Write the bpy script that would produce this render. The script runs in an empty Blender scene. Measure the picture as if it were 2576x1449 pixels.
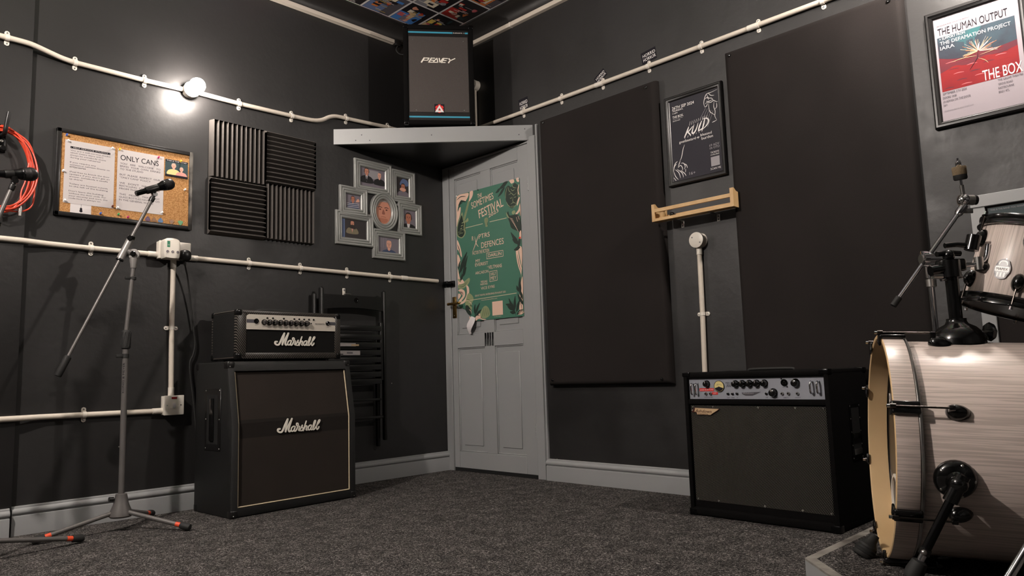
import bpy, bmesh, math, random
from mathutils import Vector, Matrix
SC = bpy.context.scene
COL = SC.collection
R = math.radians
PI = math.pi
random.seed(7)

# ------------------------------------------------------------------ materials
MATS = {}
def srgb(c):
    def f(v):
        v /= 255.0
        return v / 12.92 if v <= 0.04045 else ((v + 0.055) / 1.055) ** 2.4
    return (f(c[0]), f(c[1]), f(c[2]), 1.0)
def mat(name, col, rough=0.5, metal=0.0, spec=0.5, coat=0.0, bump=None, noise=None, emit=None):
    """col: sRGB 0-255; bump=(scale,strength); noise=(scale, amount, colour2)"""
    m = bpy.data.materials.new(name); m.use_nodes = True
    nt = m.node_tree; b = nt.nodes['Principled BSDF']
    b.inputs['Base Color'].default_value = srgb(col)
    b.inputs['Roughness'].default_value = rough
    b.inputs['Metallic'].default_value = metal
    b.inputs['Specular IOR Level'].default_value = spec
    b.inputs['Coat Weight'].default_value = coat
    tc = None
    if bump or noise:
        tc = nt.nodes.new('ShaderNodeTexCoord')
    if noise:
        n = nt.nodes.new('ShaderNodeTexNoise'); n.inputs['Scale'].default_value = noise[0]; n.inputs['Detail'].default_value = 5
        nt.links.new(tc.outputs['Object'], n.inputs['Vector'])
        rp = nt.nodes.new('ShaderNodeValToRGB')
        rp.color_ramp.elements[0].position = 0.5 - noise[1]; rp.color_ramp.elements[1].position = 0.5 + noise[1]
        rp.color_ramp.elements[0].color = srgb(col); rp.color_ramp.elements[1].color = srgb(noise[2])
        nt.links.new(n.outputs['Fac'], rp.inputs['Fac']); nt.links.new(rp.outputs['Color'], b.inputs['Base Color'])
    if bump:
        n = nt.nodes.new('ShaderNodeTexNoise'); n.inputs['Scale'].default_value = bump[0]; n.inputs['Detail'].default_value = 3
        nt.links.new(tc.outputs['Object'], n.inputs['Vector'])
        bp = nt.nodes.new('ShaderNodeBump'); bp.inputs['Strength'].default_value = bump[1]; bp.inputs['Distance'].default_value = 0.002
        nt.links.new(n.outputs['Fac'], bp.inputs['Height']); nt.links.new(bp.outputs['Normal'], b.inputs['Normal'])
    if emit:
        b.inputs['Emission Color'].default_value = (emit[0], emit[1], emit[2], 1); b.inputs['Emission Strength'].default_value = emit[3]
    MATS[name] = m
    return name

mat('white_plastic', (226, 219, 208), 0.38)
mat('white_plastic_aged', (214, 204, 190), 0.42)
mat('grey_gloss_paint', (143, 145, 146), 0.42, bump=(60, .12), noise=(3, .3, (149, 150, 150)))
mat('black_plastic', (20, 19, 19), 0.35)
mat('black_gloss', (12, 12, 12), 0.16, coat=.3)
mat('black_rubber', (26, 26, 25), 0.7)
mat('black_metal', (16, 16, 17), 0.22, 0.6)
mat('chrome', (225, 225, 228), 0.09, 1.0)
mat('dark_chrome', (92, 86, 82), 0.22, 1.0)
mat('steel', (190, 188, 184), 0.28, 1.0)
mat('brass', (176, 142, 84), 0.25, 1.0)
mat('dark', (6, 6, 6), 0.8)
mat('black_paint', (30, 29, 29), 0.4, bump=(80, .15))
mat('black_wood_stain', (9, 9, 8), 0.36, bump=(90, .2))
mat('foam_grey', (84, 80, 77), 0.95, spec=.1, bump=(700, .6))
mat('panel_fabric', (34, 31, 30), 0.9, spec=.15, bump=(900, .35), noise=(2.5, .25, (39, 35, 34)))
mat('tolex', (21, 21, 21), 0.45, bump=(600, .9))
mat('carpet_black', (12, 11, 11), 0.92, spec=.1, bump=(500, .8))
mat('grille_cloth', (46, 41, 38), 0.85, spec=.15, bump=(1400, .6), noise=(5, .3, (52, 46, 42)))
mat('grille_band', (37, 33, 31), 0.85, spec=.15, bump=(1400, .6))
mat('piping', (206, 190, 160), 0.5)
mat('logo_white', (240, 234, 222), 0.35)
mat('brushed_silver', (214, 206, 194), 0.4, .2)
mat('amp_grey', (156, 159, 168), 0.4, .15)
mat('slate_grey', (88, 86, 92), 0.4, .3)
mat('stand_grey', (104, 101, 99), 0.38, .3)
mat('stand_grey_light', (140, 137, 134), 0.4, .3)
mat('orange_band', (226, 82, 48), 0.5)
mat('orange_cable', (206, 66, 40), 0.42)
mat('frame_silver', (148, 149, 146), 0.33, .2)
mat('frame_black', (28, 27, 27), 0.28)
mat('frame_steel_worn', (64, 62, 60), 0.35, .5, noise=(14, .12, (120, 116, 110)))
mat('cork', (194, 148, 98), 0.9, spec=.1, bump=(260, .8), noise=(170, .12, (160, 114, 70)))
mat('fret_cloth', (16, 15, 14), .8, spec=.2, bump=(1200, .5))
mat('paper', (194, 187, 186), 0.35)
mat('paper_white', (212, 206, 206), 0.3)
mat('ink', (32, 30, 36), 0.8, spec=.15)
mat('ink_soft', (82, 78, 84), 0.8, spec=.15)
mat('ink_grey', (120, 116, 120), 0.6)
mat('raw_pine', (208, 174, 126), 0.5, noise=(22, .2, (194, 156, 106)))
mat('maple_inner', (222, 190, 146), 0.45, noise=(6, .25, (206, 172, 126)))
mat('poster_paper', (164, 155, 161), .75, spec=.15)
mat('poster_green', (72, 116, 98), 0.36)
mat('poster_green_dark', (40, 52, 46), 0.4)
mat('poster_green_pale', (140, 150, 112), 0.4)
mat('poster_pink', (226, 190, 170), 0.35)
mat('poster_black', (44, 42, 50), 0.22)
mat('print_white', (232, 228, 226), 0.4)
mat('print_grey', (158, 154, 158), 0.4)
mat('red_print', (150, 44, 42), 0.7, spec=.15, noise=(9, .2, (128, 40, 46)))
mat('red_mid', (120, 46, 52), 0.7, spec=.15, noise=(9, .2, (84, 52, 62)))
mat('teal_print', (52, 104, 106), 0.7, spec=.15, noise=(12, .2, (70, 80, 92)))
mat('night_print', (56, 50, 60), 0.7, spec=.15, noise=(8, .2, (66, 88, 98)))
mat('gold_print', (206, 180, 138), 0.4)
mat('tape_red', (214, 52, 50), 0.35)
mat('stripe_blue', (62, 150, 178), 0.35)
mat('badge_cream', (214, 184, 146), 0.35, .2)
mat('badge_maroon', (74, 34, 26), 0.4)
mat('meter_face', (224, 206, 140), 0.35)
mat('felt_brown', (128, 112, 90), 0.95, spec=.1, bump=(300, .8))
mat('skin_a', (208, 142, 118), 0.5)
mat('skin_b', (184, 116, 92), 0.5)
mat('skin_c', (226, 168, 146), 0.5)
mat('skin_shade', (150, 90, 74), 0.5)
mat('hair_dark', (44, 34, 32), 0.5)
mat('hair_grey', (150, 140, 134), 0.5)
mat('suit_black', (24, 22, 26), 0.5)
mat('shirt_white', (220, 214, 216), 0.5)
mat('shirt_yellow', (222, 206, 140), 0.5)
mat('shirt_pink', (214, 150, 140), 0.5)
mat('shirt_blue', (62, 74, 104), 0.5)
mat('jacket_olive', (124, 114, 92), 0.5)
mat('bg_grey', (120, 112, 122), 0.5)
mat('bg_dark', (48, 42, 44), 0.5)
mat('bg_blue', (96, 112, 150), 0.5)
mat('bg_teal', (40, 62, 66), 0.5)
mat('pin_blue', (60, 96, 180), 0.3); mat('pin_green', (50, 150, 84), 0.3); mat('pin_pink', (176, 40, 96), 0.3)
mat('pin_yellow', (232, 190, 60), 0.3); mat('pin_brown', (96, 48, 34), 0.3); mat('pin_clear', (232, 234, 234), 0.15)
mat('pick_green', (52, 140, 76), 0.3); mat('pick_purple', (80, 48, 84), 0.3); mat('pick_blue', (60, 104, 150), 0.3); mat('pick_brown', (130, 86, 38), 0.3)
mat('c_blue', (72, 124, 190), .5); mat('c_orange', (206, 116, 56), .5); mat('c_red', (170, 46, 40), .5); mat('c_tan', (206, 176, 138), .5)
mat('c_grey', (130, 128, 134), .5); mat('c_black', (26, 22, 26), .5); mat('c_pink', (190, 92, 96), .5); mat('c_cream', (226, 214, 190), .5); mat('c_yellow', (220, 190, 90), .5)
mat('bulb_glow', (255, 250, 240), .4, emit=(1.0, .895, .81, 105)); mat('bulb_glow_right', (255, 250, 240), .4, emit=(1.0, .895, .81, 285)); mat('bulb_glow_rear', (255, 250, 240), .4, emit=(1.0, .90, .82, 1150)); mat('bulb_glow_dim', (255, 250, 240), .4, emit=(1.0, .88, .79, 60))
mat('riser_trim', (150, 146, 138), .45, noise=(18, .15, (108, 104, 98))); mat('black_drumhead', (16, 15, 15), .3); mat('clear_head', (70, 66, 62), .25); mat('badge_dark', (24, 22, 24), .3); mat('chrome_print', (214, 210, 204), .3)
EXPO = 1.98
mat('switch_neon', (150, 24, 26), .3)
mat('green_label', (40, 130, 96), .4)

def nodes(name):
    m = MATS[name]; return m.node_tree, m.node_tree.nodes['Principled BSDF']
def N(nt, t, **k):
    n = nt.nodes.new(t)
    for a, v in k.items(): setattr(n, a, v)
    return n
def mix_col(nt, fac, a, b):
    mx = N(nt, 'ShaderNodeMix', data_type='RGBA')
    for i, v in ((6, a), (7, b)):
        if isinstance(v, tuple): mx.inputs[i].default_value = v
        else: nt.links.new(v, mx.inputs[i])
    if isinstance(fac, float): mx.inputs[0].default_value = fac
    else: nt.links.new(fac, mx.inputs[0])
    return mx.outputs[2]

# painted wall: dark satin paint, touch-up patches, small chips that show white plaster low down
def wall_paint(name, base, patch, rough):
    mat(name, base, rough, spec=.62)
    nt, b = nodes(name); L = nt.links.new
    tc = N(nt, 'ShaderNodeTexCoord')
    n1 = N(nt, 'ShaderNodeTexNoise'); n1.inputs['Scale'].default_value = 1.6; n1.inputs['Detail'].default_value = 7; n1.inputs['Roughness'].default_value = .62
    L(tc.outputs['Object'], n1.inputs['Vector'])
    r1 = N(nt, 'ShaderNodeValToRGB'); r1.color_ramp.elements[0].position = .46; r1.color_ramp.elements[1].position = .56
    L(n1.outputs['Fac'], r1.inputs['Fac'])
    col = mix_col(nt, r1.outputs['Color'], srgb(base), srgb(patch))
    # chips
    vo = N(nt, 'ShaderNodeTexVoronoi'); vo.inputs['Scale'].default_value = 9
    L(tc.outputs['Object'], vo.inputs['Vector'])
    sep = N(nt, 'ShaderNodeSeparateColor'); L(vo.outputs['Color'], sep.inputs[0])
    g = N(nt, 'ShaderNodeMath', operation='GREATER_THAN'); g.inputs[1].default_value = .66; L(sep.outputs[0], g.inputs[0])
    s = N(nt, 'ShaderNodeMath', operation='LESS_THAN'); s.inputs[1].default_value = .034; L(vo.outputs['Distance'], s.inputs[0])
    mu = N(nt, 'ShaderNodeMath', operation='MULTIPLY'); L(g.outputs[0], mu.inputs[0]); L(s.outputs[0], mu.inputs[1])
    xyz = N(nt, 'ShaderNodeSeparateXYZ'); L(tc.outputs['Object'], xyz.inputs[0])
    low = N(nt, 'ShaderNodeMath', operation='LESS_THAN'); low.inputs[1].default_value = 1.1; L(xyz.outputs[2], low.inputs[0])
    mu2 = N(nt, 'ShaderNodeMath', operation='MULTIPLY'); L(mu.outputs[0], mu2.inputs[0]); L(low.outputs[0], mu2.inputs[1])
    col = mix_col(nt, mu2.outputs[0], col, srgb((170, 165, 158)))
    L(col, b.inputs['Base Color'])
    mr = N(nt, 'ShaderNodeMapRange'); mr.inputs['To Min'].default_value = rough; mr.inputs['To Max'].default_value = rough + .12
    L(r1.outputs['Color'], mr.inputs['Value']); L(mr.outputs[0], b.inputs['Roughness'])
    n2 = N(nt, 'ShaderNodeTexNoise'); n2.inputs['Scale'].default_value = 35; n2.inputs['Detail'].default_value = 6
    L(tc.outputs['Object'], n2.inputs['Vector'])
    bp = N(nt, 'ShaderNodeBump'); bp.inputs['Strength'].default_value = .25; bp.inputs['Distance'].default_value = .003
    L(n2.outputs['Fac'], bp.inputs['Height']); L(bp.outputs['Normal'], b.inputs['Normal'])
wall_paint('wall_paint', (29, 28, 28), (24, 23, 23), .42)
wall_paint('coving_paint', (36, 34, 33), (32, 30, 29), .34)

# carpet
mat('carpet', (60, 56, 52), 1.0, spec=.05)
nt, b = nodes('carpet'); L = nt.links.new
tc = N(nt, 'ShaderNodeTexCoord')
mp = N(nt, 'ShaderNodeMapping'); mp.inputs['Scale'].default_value = (1, 1, 1); L(tc.outputs['Object'], mp.inputs[0])
n1 = N(nt, 'ShaderNodeTexNoise'); n1.inputs['Scale'].default_value = 125; n1.inputs['Detail'].default_value = 4; n1.inputs['Roughness'].default_value = .7; n1.inputs['Distortion'].default_value = 1.5
L(mp.outputs[0], n1.inputs['Vector'])
rp = N(nt, 'ShaderNodeValToRGB'); e = rp.color_ramp.elements
e[0].position = .36; e[0].color = srgb((30, 29, 29)); e[1].position = .68; e[1].color = srgb((186, 181, 176))
m1 = e.new(.52); m1.color = srgb((68, 66, 65))
L(n1.outputs['Fac'], rp.inputs['Fac'])
n3 = N(nt, 'ShaderNodeTexNoise'); n3.inputs['Scale'].default_value = 14; n3.inputs['Detail'].default_value = 5; L(mp.outputs[0], n3.inputs['Vector'])
r3 = N(nt, 'ShaderNodeValToRGB'); r3.color_ramp.elements[0].position = .35; r3.color_ramp.elements[1].position = .7
r3.color_ramp.elements[0].color = (.62, .62, .62, 1); r3.color_ramp.elements[1].color = (1.15, 1.12, 1.12, 1)
L(n3.outputs['Fac'], r3.inputs['Fac'])
mx = N(nt, 'ShaderNodeMix', data_type='RGBA', blend_type='MULTIPLY'); mx.inputs[0].default_value = 1
L(rp.outputs[0], mx.inputs[6]); L(r3.outputs[0], mx.inputs[7]); L(mx.outputs[2], b.inputs['Base Color'])
bp = N(nt, 'ShaderNodeBump'); bp.inputs['Strength'].default_value = .9; bp.inputs['Distance'].default_value = .004
L(n1.outputs['Fac'], bp.inputs['Height']); L(bp.outputs['Normal'], b.inputs['Normal'])

# perforated steel: staggered round holes
def perforated(name, metal_col, pitch, thresh, rough=.35, hole=(5, 5, 5)):
    mat(name, metal_col, rough, .55)
    nt, b = nodes(name); L = nt.links.new
    tc = N(nt, 'ShaderNodeTexCoord'); xyz = N(nt, 'ShaderNodeSeparateXYZ'); L(tc.outputs['Object'], xyz.inputs[0])
    cs = []
    for k, f in ((0, 2 * PI / pitch), (2, 2 * PI / (pitch * 1.6))):
        m = N(nt, 'ShaderNodeMath', operation='MULTIPLY'); m.inputs[1].default_value = f; L(xyz.outputs[k], m.inputs[0])
        c = N(nt, 'ShaderNodeMath', operation='COSINE'); L(m.outputs[0], c.inputs[0]); cs.append(c)
    p = N(nt, 'ShaderNodeMath', operation='MULTIPLY'); L(cs[0].outputs[0], p.inputs[0]); L(cs[1].outputs[0], p.inputs[1])
    g = N(nt, 'ShaderNodeMath', operation='GREATER_THAN'); g.inputs[1].default_value = thresh; L(p.outputs[0], g.inputs[0])
    L(mix_col(nt, g.outputs[0], srgb(metal_col), srgb(hole)), b.inputs['Base Color'])
    inv = N(nt, 'ShaderNodeMath', operation='MULTIPLY_ADD'); inv.inputs[1].default_value = -.55; inv.inputs[2].default_value = .55
    L(g.outputs[0], inv.inputs[0]); L(inv.outputs[0], b.inputs['Metallic'])
    sp = N(nt, 'ShaderNodeMath', operation='MULTIPLY_ADD'); sp.inputs[1].default_value = -.5; sp.inputs[2].default_value = .5
    L(g.outputs[0], sp.inputs[0]); L(sp.outputs[0], b.inputs['Specular IOR Level'])
perforated('perforated_steel', (122, 118, 112), .0060, -.16)
perforated('perforated_black', (104, 98, 95), .0045, -.05, .6, (52, 48, 47))

# woven carbon-look trim, diagonal ribs
mat('carbon_trim', (40, 38, 36), .35)
nt, b = nodes('carbon_trim'); L = nt.links.new
tc = N(nt, 'ShaderNodeTexCoord'); mp = N(nt, 'ShaderNodeMapping'); mp.inputs['Rotation'].default_value = (0, R(38), 0); L(tc.outputs['Object'], mp.inputs[0])
wv = N(nt, 'ShaderNodeTexWave'); wv.inputs['Scale'].default_value = 38; wv.bands_direction = 'X'; L(mp.outputs[0], wv.inputs['Vector'])
rp = N(nt, 'ShaderNodeValToRGB'); rp.color_ramp.elements[0].color = srgb((14, 13, 13)); rp.color_ramp.elements[1].color = srgb((92, 86, 80)); rp.color_ramp.elements[0].position = .35
L(wv.outputs['Fac'], rp.inputs[0]); L(rp.outputs[0], b.inputs['Base Color'])

# whitewashed drum lacquer with fine grain lines along the shell (local Y = shell axis)
mat('drum_white', (220, 204, 194), .34, coat=.2)
nt, b = nodes('drum_white'); L = nt.links.new
tc = N(nt, 'ShaderNodeTexCoord'); mp = N(nt, 'ShaderNodeMapping'); mp.inputs['Scale'].default_value = (110, 2.2, 110); L(tc.outputs['Object'], mp.inputs[0])
n1 = N(nt, 'ShaderNodeTexNoise'); n1.inputs['Scale'].default_value = 2.2; n1.inputs['Detail'].default_value = 4; n1.inputs['Distortion'].default_value = .4; L(mp.outputs[0], n1.inputs['Vector'])
rp = N(nt, 'ShaderNodeValToRGB'); e = rp.color_ramp.elements
e[0].position = .42; e[0].color = srgb((196, 181, 172)); e[1].position = .54; e[1].color = srgb((222, 206, 197))
L(n1.outputs['Fac'], rp.inputs[0]); L(rp.outputs[0], b.inputs['Base Color'])

# ceiling papered edge to edge with magazine pages
mat('page_collage', (120, 112, 108), .4)
nt, b = nodes('page_collage'); L = nt.links.new
tc = N(nt, 'ShaderNodeTexCoord'); cols = []
for sc_, off in (((4.76, 3.98, 1), 0), ((15, 17, 1), .3)):
    mp = N(nt, 'ShaderNodeMapping'); mp.inputs['Scale'].default_value = sc_; mp.inputs['Location'].default_value = (off, off, .5); L(tc.outputs['Object'], mp.inputs[0])
    vo = N(nt, 'ShaderNodeTexVoronoi', distance='CHEBYCHEV'); vo.inputs['Scale'].default_value = 1; vo.inputs['Randomness'].default_value = .35 if off else 0; L(mp.outputs[0], vo.inputs['Vector']); cols.append(vo.outputs['Color'])
hs = N(nt, 'ShaderNodeHueSaturation'); hs.inputs['Saturation'].default_value = .3; L(cols[1], hs.inputs['Color'])
mx = N(nt, 'ShaderNodeMix', data_type='RGBA', blend_type='MULTIPLY'); mx.inputs[0].default_value = .5; L(hs.outputs[0], mx.inputs[6]); L(cols[0], mx.inputs[7]); L(mx.outputs[2], b.inputs['Base Color'])

# ------------------------------------------------------------------ mesh builder
class MB:
    def __init__(s, M=None):
        s.bm = bmesh.new(); s.mats = []; s.M = M or Matrix.Identity(4); s.lay = 0.0
    def at(s, x, z, y=0):
        s.M = Matrix.Translation((-x, -y, -z)); return s
    def mi(s, m):
        if m not in s.mats: s.mats.append(m)
        return s.mats.index(m)
    def v(s, p): return s.bm.verts.new(s.M @ Vector(p))
    def f(s, vs, m):
        try: fc = s.bm.faces.new(vs)
        except ValueError: return
        fc.material_index = s.mi(m); return fc
    def face(s, pts, m): return s.f([s.v(p) for p in pts], m)
    def box(s, x0, x1, y0, y1, z0, z1, m, bev=0, seg=2, M=None):
        T = M or Matrix.Identity(4)
        if bev <= 0:
            c = [(x, y, z) for x in (x0, x1) for y in (y0, y1) for z in (z0, z1)]
            v = [s.v(T @ Vector(p)) for p in c]
            for q in ((0, 1, 3, 2), (4, 6, 7, 5), (0, 4, 5, 1), (2, 3, 7, 6), (0, 2, 6, 4), (1, 5, 7, 3)): s.f([v[i] for i in q], m)
            return s
        t = bmesh.new(); bmesh.ops.create_cube(t, size=1)
        bmesh.ops.scale(t, vec=(x1 - x0, y1 - y0, z1 - z0), verts=t.verts)
        bmesh.ops.translate(t, vec=((x0 + x1) / 2, (y0 + y1) / 2, (z0 + z1) / 2), verts=t.verts)
        bmesh.ops.bevel(t, geom=t.edges[:], offset=bev, segments=seg, affect='EDGES', profile=.5)
        s.merge(t, m, T); return s
    def merge(s, t, m, T=None):
        T = T or Matrix.Identity(4); mp = {}
        for a in t.verts: mp[a] = s.v(T @ a.co)
        for q in t.faces: s.f([mp[a] for a in q.verts], m)
        t.free()
    def loft(s, loops, m, closed=True, cap0=False, cap1=False):
        rows = [[s.v(p) for p in lp] for lp in loops]; n = len(rows[0])
        for a, b in zip(rows, rows[1:]):
            for i in range(n if closed else n - 1):
                j = (i + 1) % n; s.f([a[i], a[j], b[j], b[i]], m)
        if cap0: s.f(rows[0][::-1], m)
        if cap1: s.f(rows[-1], m)
        return s
    def tube(s, pts, r, m, n=12, cap=True, sq=None):
        P = [Vector(p) for p in pts]; k = len(P); rs = r if isinstance(r, (list, tuple)) else [r] * k
        tg = []
        for i in range(k):
            a = P[max(0, i - 1)]; b = P[min(k - 1, i + 1)]; d = (b - a)
            tg.append(d.normalized() if d.length > 1e-9 else Vector((0, 0, 1)))
        up = Vector((0, 0, 1)) if abs(tg[0].z) < .9 else Vector((1, 0, 0))
        u = tg[0].cross(up).normalized(); loops = []
        for i in range(k):
            u = (u - tg[i] * u.dot(tg[i])).normalized(); w = tg[i].cross(u)
            loops.append([P[i] + (u * math.cos(2 * PI * j / n) + w * math.sin(2 * PI * j / n)) * rs[i] for j in range(n)])
        return s.loft(loops, m, True, cap, cap)
    def rod(s, a, b, r, m, n=12): return s.tube([a, b], r, m, n)
    def lathe(s, o, ax, prof, m, n=24, cap=True):
        """prof: list of (distance along axis, radius)"""
        o = Vector(o); ax = Vector(ax).normalized(); up = Vector((0, 0, 1)) if abs(ax.z) < .9 else Vector((1, 0, 0))
        u = ax.cross(up).normalized(); w = ax.cross(u)
        loops = [[o + ax * h + (u * math.cos(2 * PI * j / n) + w * math.sin(2 * PI * j / n)) * max(r, 1e-5) for j in range(n)] for h, r in prof]
        return s.loft(loops, m, True, cap, cap)
    def ball(s, c, r, m, n=16, sc=(1, 1, 1)):
        t = bmesh.new(); bmesh.ops.create_uvsphere(t, u_segments=n, v_segments=max(6, n // 2), radius=r)
        s.merge(t, m, Matrix.Translation(c) @ Matrix.Diagonal((*sc, 1))); return s
    def prism(s, poly, y0, y1, m):
        a = [s.v((x, y0, z)) for x, z in poly]; b = [s.v((x, y1, z)) for x, z in poly]; n = len(poly)
        s.f(a, m); s.f(b[::-1], m)
        for i in range(n): s.f([a[i], b[i], b[(i + 1) % n], a[(i + 1) % n]], m)
        return s
    def up(s, y):      # every printed mark lies a hair above the one before it
        s.lay += 1.5e-6; return y - s.lay
    def poly(s, pts, y, m): y = s.up(y); return s.face([(x, y, z) for x, z in pts], m)
    def rect(s, x0, x1, z0, z1, y, m): return s.poly([(x0, z0), (x1, z0), (x1, z1), (x0, z1)], y, m)
    def disc(s, x, z, r, y, m, n=16, sx=1, sz=1):
        return s.poly([(x + r * sx * math.cos(2 * PI * i / n), z + r * sz * math.sin(2 * PI * i / n)) for i in range(n)], y, m)
    def blob(s, pts, y, m, k=4): return s.poly(smooth(pts, k, True), y, m)
    def stroke(s, pts, w, y, m, th=0, k=5, taper=False):
        P = smooth(pts, k) if k > 1 and len(pts) > 2 else pts; n = len(P); L_, R_ = [], []
        for i in range(n):
            a = P[max(0, i - 1)]; b = P[min(n - 1, i + 1)]; dx, dz = b[0] - a[0], b[1] - a[1]; l = math.hypot(dx, dz) or 1
            nx, nz = -dz / l, dx / l
            ww = w / 2 * ((math.sin(PI * (i + .35) / (n - .3))) ** .7 if taper else 1)
            L_.append((P[i][0] + nx * ww, P[i][1] + nz * ww)); R_.append((P[i][0] - nx * ww, P[i][1] - nz * ww))
        if not th:
            y = s.up(y); a = [s.v((x, y, z)) for x, z in L_]; b = [s.v((x, y, z)) for x, z in R_]
            for i in range(n - 1): s.f([a[i], a[i + 1], b[i + 1], b[i]], m)
        else:
            s.loft([[(l[0], y, l[1]), (r[0], y, r[1]), (r[0], y + th, r[1]), (l[0], y + th, l[1])] for l, r in zip(L_, R_)], m, True, True, True)
        if not taper and not (th and k == 1):
            for p in (P[0], P[-1]):
                if th: s.prism([(p[0] + w / 2 * math.cos(2 * PI * i / 10), p[1] + w / 2 * math.sin(2 * PI * i / 10)) for i in range(10)], y, y + th, m)
                else: s.disc(p[0], p[1], w / 2, y - .00002, m, 10)
        return s
    def text(s, txt, x0, z0, x1, z1, h, y, m, shear=0, bold=0, th=0, res=2):
        """print txt with its baseline from (x0,z0) to (x1,z1) and capital height h, in the plane y"""
        cu = bpy.data.curves.new('t', 'FONT'); cu.body = txt; cu.size = 1; cu.shear = shear; cu.offset = 0 if 'M' in txt else min(bold * .5, .006); cu.resolution_u = 5 if h > .018 else res
        ob = bpy.data.objects.new('t', cu); me = ob.to_mesh()
        vs = [v.co.copy() for v in me.vertices]; fs = [tuple(p.vertices) for p in me.polygons]
        ob.to_mesh_clear(); bpy.data.objects.remove(ob); bpy.data.curves.remove(cu)
        if not vs: return s
        y = s.up(y)
        a, b = min(v.x for v in vs), max(v.x for v in vs); top = max(v.y for v in vs)
        w = math.hypot(x1 - x0, z1 - z0); kx = w / (b - a); kz = h / (.69 if txt.upper() != txt or True else top); c, d = (x1 - x0) / w, (z1 - z0) / w
        T = [s.v((x0 + c * (v.x - a) * kx - d * v.y * kz, y, z0 + d * (v.x - a) * kx + c * v.y * kz)) for v in vs]
        for q in fs: s.f([T[i] for i in q], m)
        return s
    def build(s, name, parent=None, angle=38, loc=None, rotz=0, matrix=None):
        bm = s.bm
        ng = [q for q in bm.faces if len(q.verts) > 4]
        if ng: bmesh.ops.triangulate(bm, faces=ng, ngon_method='EAR_CLIP')
        me = bpy.data.meshes.new(name); bm.to_mesh(me); bm.free()
        for k in s.mats: me.materials.append(MATS[k])
        me.shade_smooth()
        me.set_sharp_from_angle(angle=R(angle))
        o = bpy.data.objects.new(name, me); COL.objects.link(o)
        if parent is not None: o.parent = parent
        if loc is not None: o.location = loc; o.rotation_euler = (0, 0, rotz)
        if matrix is not None: o.matrix_world = matrix
        return o

def smooth(P, k=5, closed=False):
    """Catmull-Rom through P"""
    n = len(P); out = []
    rng = range(n) if closed else range(n - 1)
    D = len(P[0])
    for i in rng:
        if closed: a, b, c, d = P[(i - 1) % n], P[i], P[(i + 1) % n], P[(i + 2) % n]
        else: a, b, c, d = P[max(0, i - 1)], P[i], P[i + 1], P[min(n - 1, i + 2)]
        for j in range(k):
            t = j / k
            out.append(tuple(.5 * (2 * b[q] + (c[q] - a[q]) * t + (2 * a[q] - 5 * b[q] + 4 * c[q] - d[q]) * t * t + (3 * b[q] - a[q] - 3 * c[q] + d[q]) * t ** 3) for q in range(D)))
    if not closed: out.append(tuple(P[-1]))
    return out

def tag(o, label=None, cat=None, group=None, kind=None):
    if label: o['label'] = label
    if cat: o['category'] = cat
    if group: o['group'] = group
    if kind: o['kind'] = kind
    return o
def thing(name, label, cat, loc=(0, 0, 0), rotz=0, group=None, kind=None, matrix=None):
    o = bpy.data.objects.new(name, None); o.empty_display_size = .05; COL.objects.link(o)
    o.location = loc; o.rotation_euler = (0, 0, rotz)
    if matrix is not None: o.matrix_world = matrix
    return tag(o, label, cat, group, kind)
def copy_thing(root, loc, rotz, label, group=None):
    """the thing, its parts and their sub-parts; mesh data is shared"""
    def cp(o, parent):
        c = o.copy(); COL.objects.link(c)
        if parent is not None: c.parent = parent
        for ch in list(o.children): cp(ch, c)
        return c
    r = cp(root, None); r.location = loc; r.rotation_euler = (0, 0, rotz); r['label'] = label
    if group: r['group'] = group
    return r
# wall frames: local x runs to the right along the wall, local z up, local -y out of the wall
LEFT, RIGHT = 0.0, -PI / 2
def onl(x, z, off=0): return dict(loc=(x, -off, z), rotz=LEFT)
def onr(u, z, off=0): return dict(loc=(-off, -u, z), rotz=RIGHT)

# ------------------------------------------------------------------ camera
cd = bpy.data.cameras.new('camera'); cam = bpy.data.objects.new('camera', cd); COL.objects.link(cam)
yaw, pitch, roll = R(44.38222964), R(6.65675982), R(-1.79398873)
fw = Vector((math.cos(yaw) * math.cos(pitch), math.sin(yaw) * math.cos(pitch), math.sin(pitch)))
rt = fw.cross(Vector((0, 0, 1))).normalized(); up = rt.cross(fw)
rt2 = rt * math.cos(roll) + up * math.sin(roll); up2 = up * math.cos(roll) - rt * math.sin(roll)
Mc = Matrix((rt2, up2, -fw)).transposed().to_4x4(); Mc.translation = (-3.16956431, -3.72127234, 0.61363401)
cam.matrix_world = Mc
cd.sensor_fit = 'HORIZONTAL'; cd.sensor_width = 36; cd.lens = 36 * 1832.0577924 / 2576; cd.clip_start = .02; cd.clip_end = 50
SC.camera = cam

# ------------------------------------------------------------------ room shell
X0, Y0, ZC = -4.9, -5.4, 2.90
S = dict(kind='structure')
def struct(mb, name, label=None, **k):
    o = mb.build(name, **k); tag(o, label, kind='structure'); return o
m = MB(); m.box(X0, 0, Y0, 0, -.06, 0, 'carpet'); struct(m, 'floor')
m = MB(); m.box(X0, 0, Y0, 0, ZC, ZC + .06, 'page_collage'); struct(m, 'ceiling')
m = MB(); m.box(X0, 0, 0, .1, -.06, ZC + .06, 'wall_paint'); m.box(X0, -2.422, -.028, .0, 0, ZC, 'wall_paint', .0015); struct(m, 'wall_left')
m = MB(); m.box(0, .1, Y0, .1, -.06, ZC + .06, 'wall_paint'); struct(m, 'wall_right')
m = MB(); m.box(X0, .1, Y0 - .1, Y0, -.06, ZC + .06, 'wall_paint'); struct(m, 'wall_rear')
m = MB(); m.box(X0 - .1, X0, Y0 - .1, .1, -.06, ZC + .06, 'wall_paint'); struct(m, 'wall_side')

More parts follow.
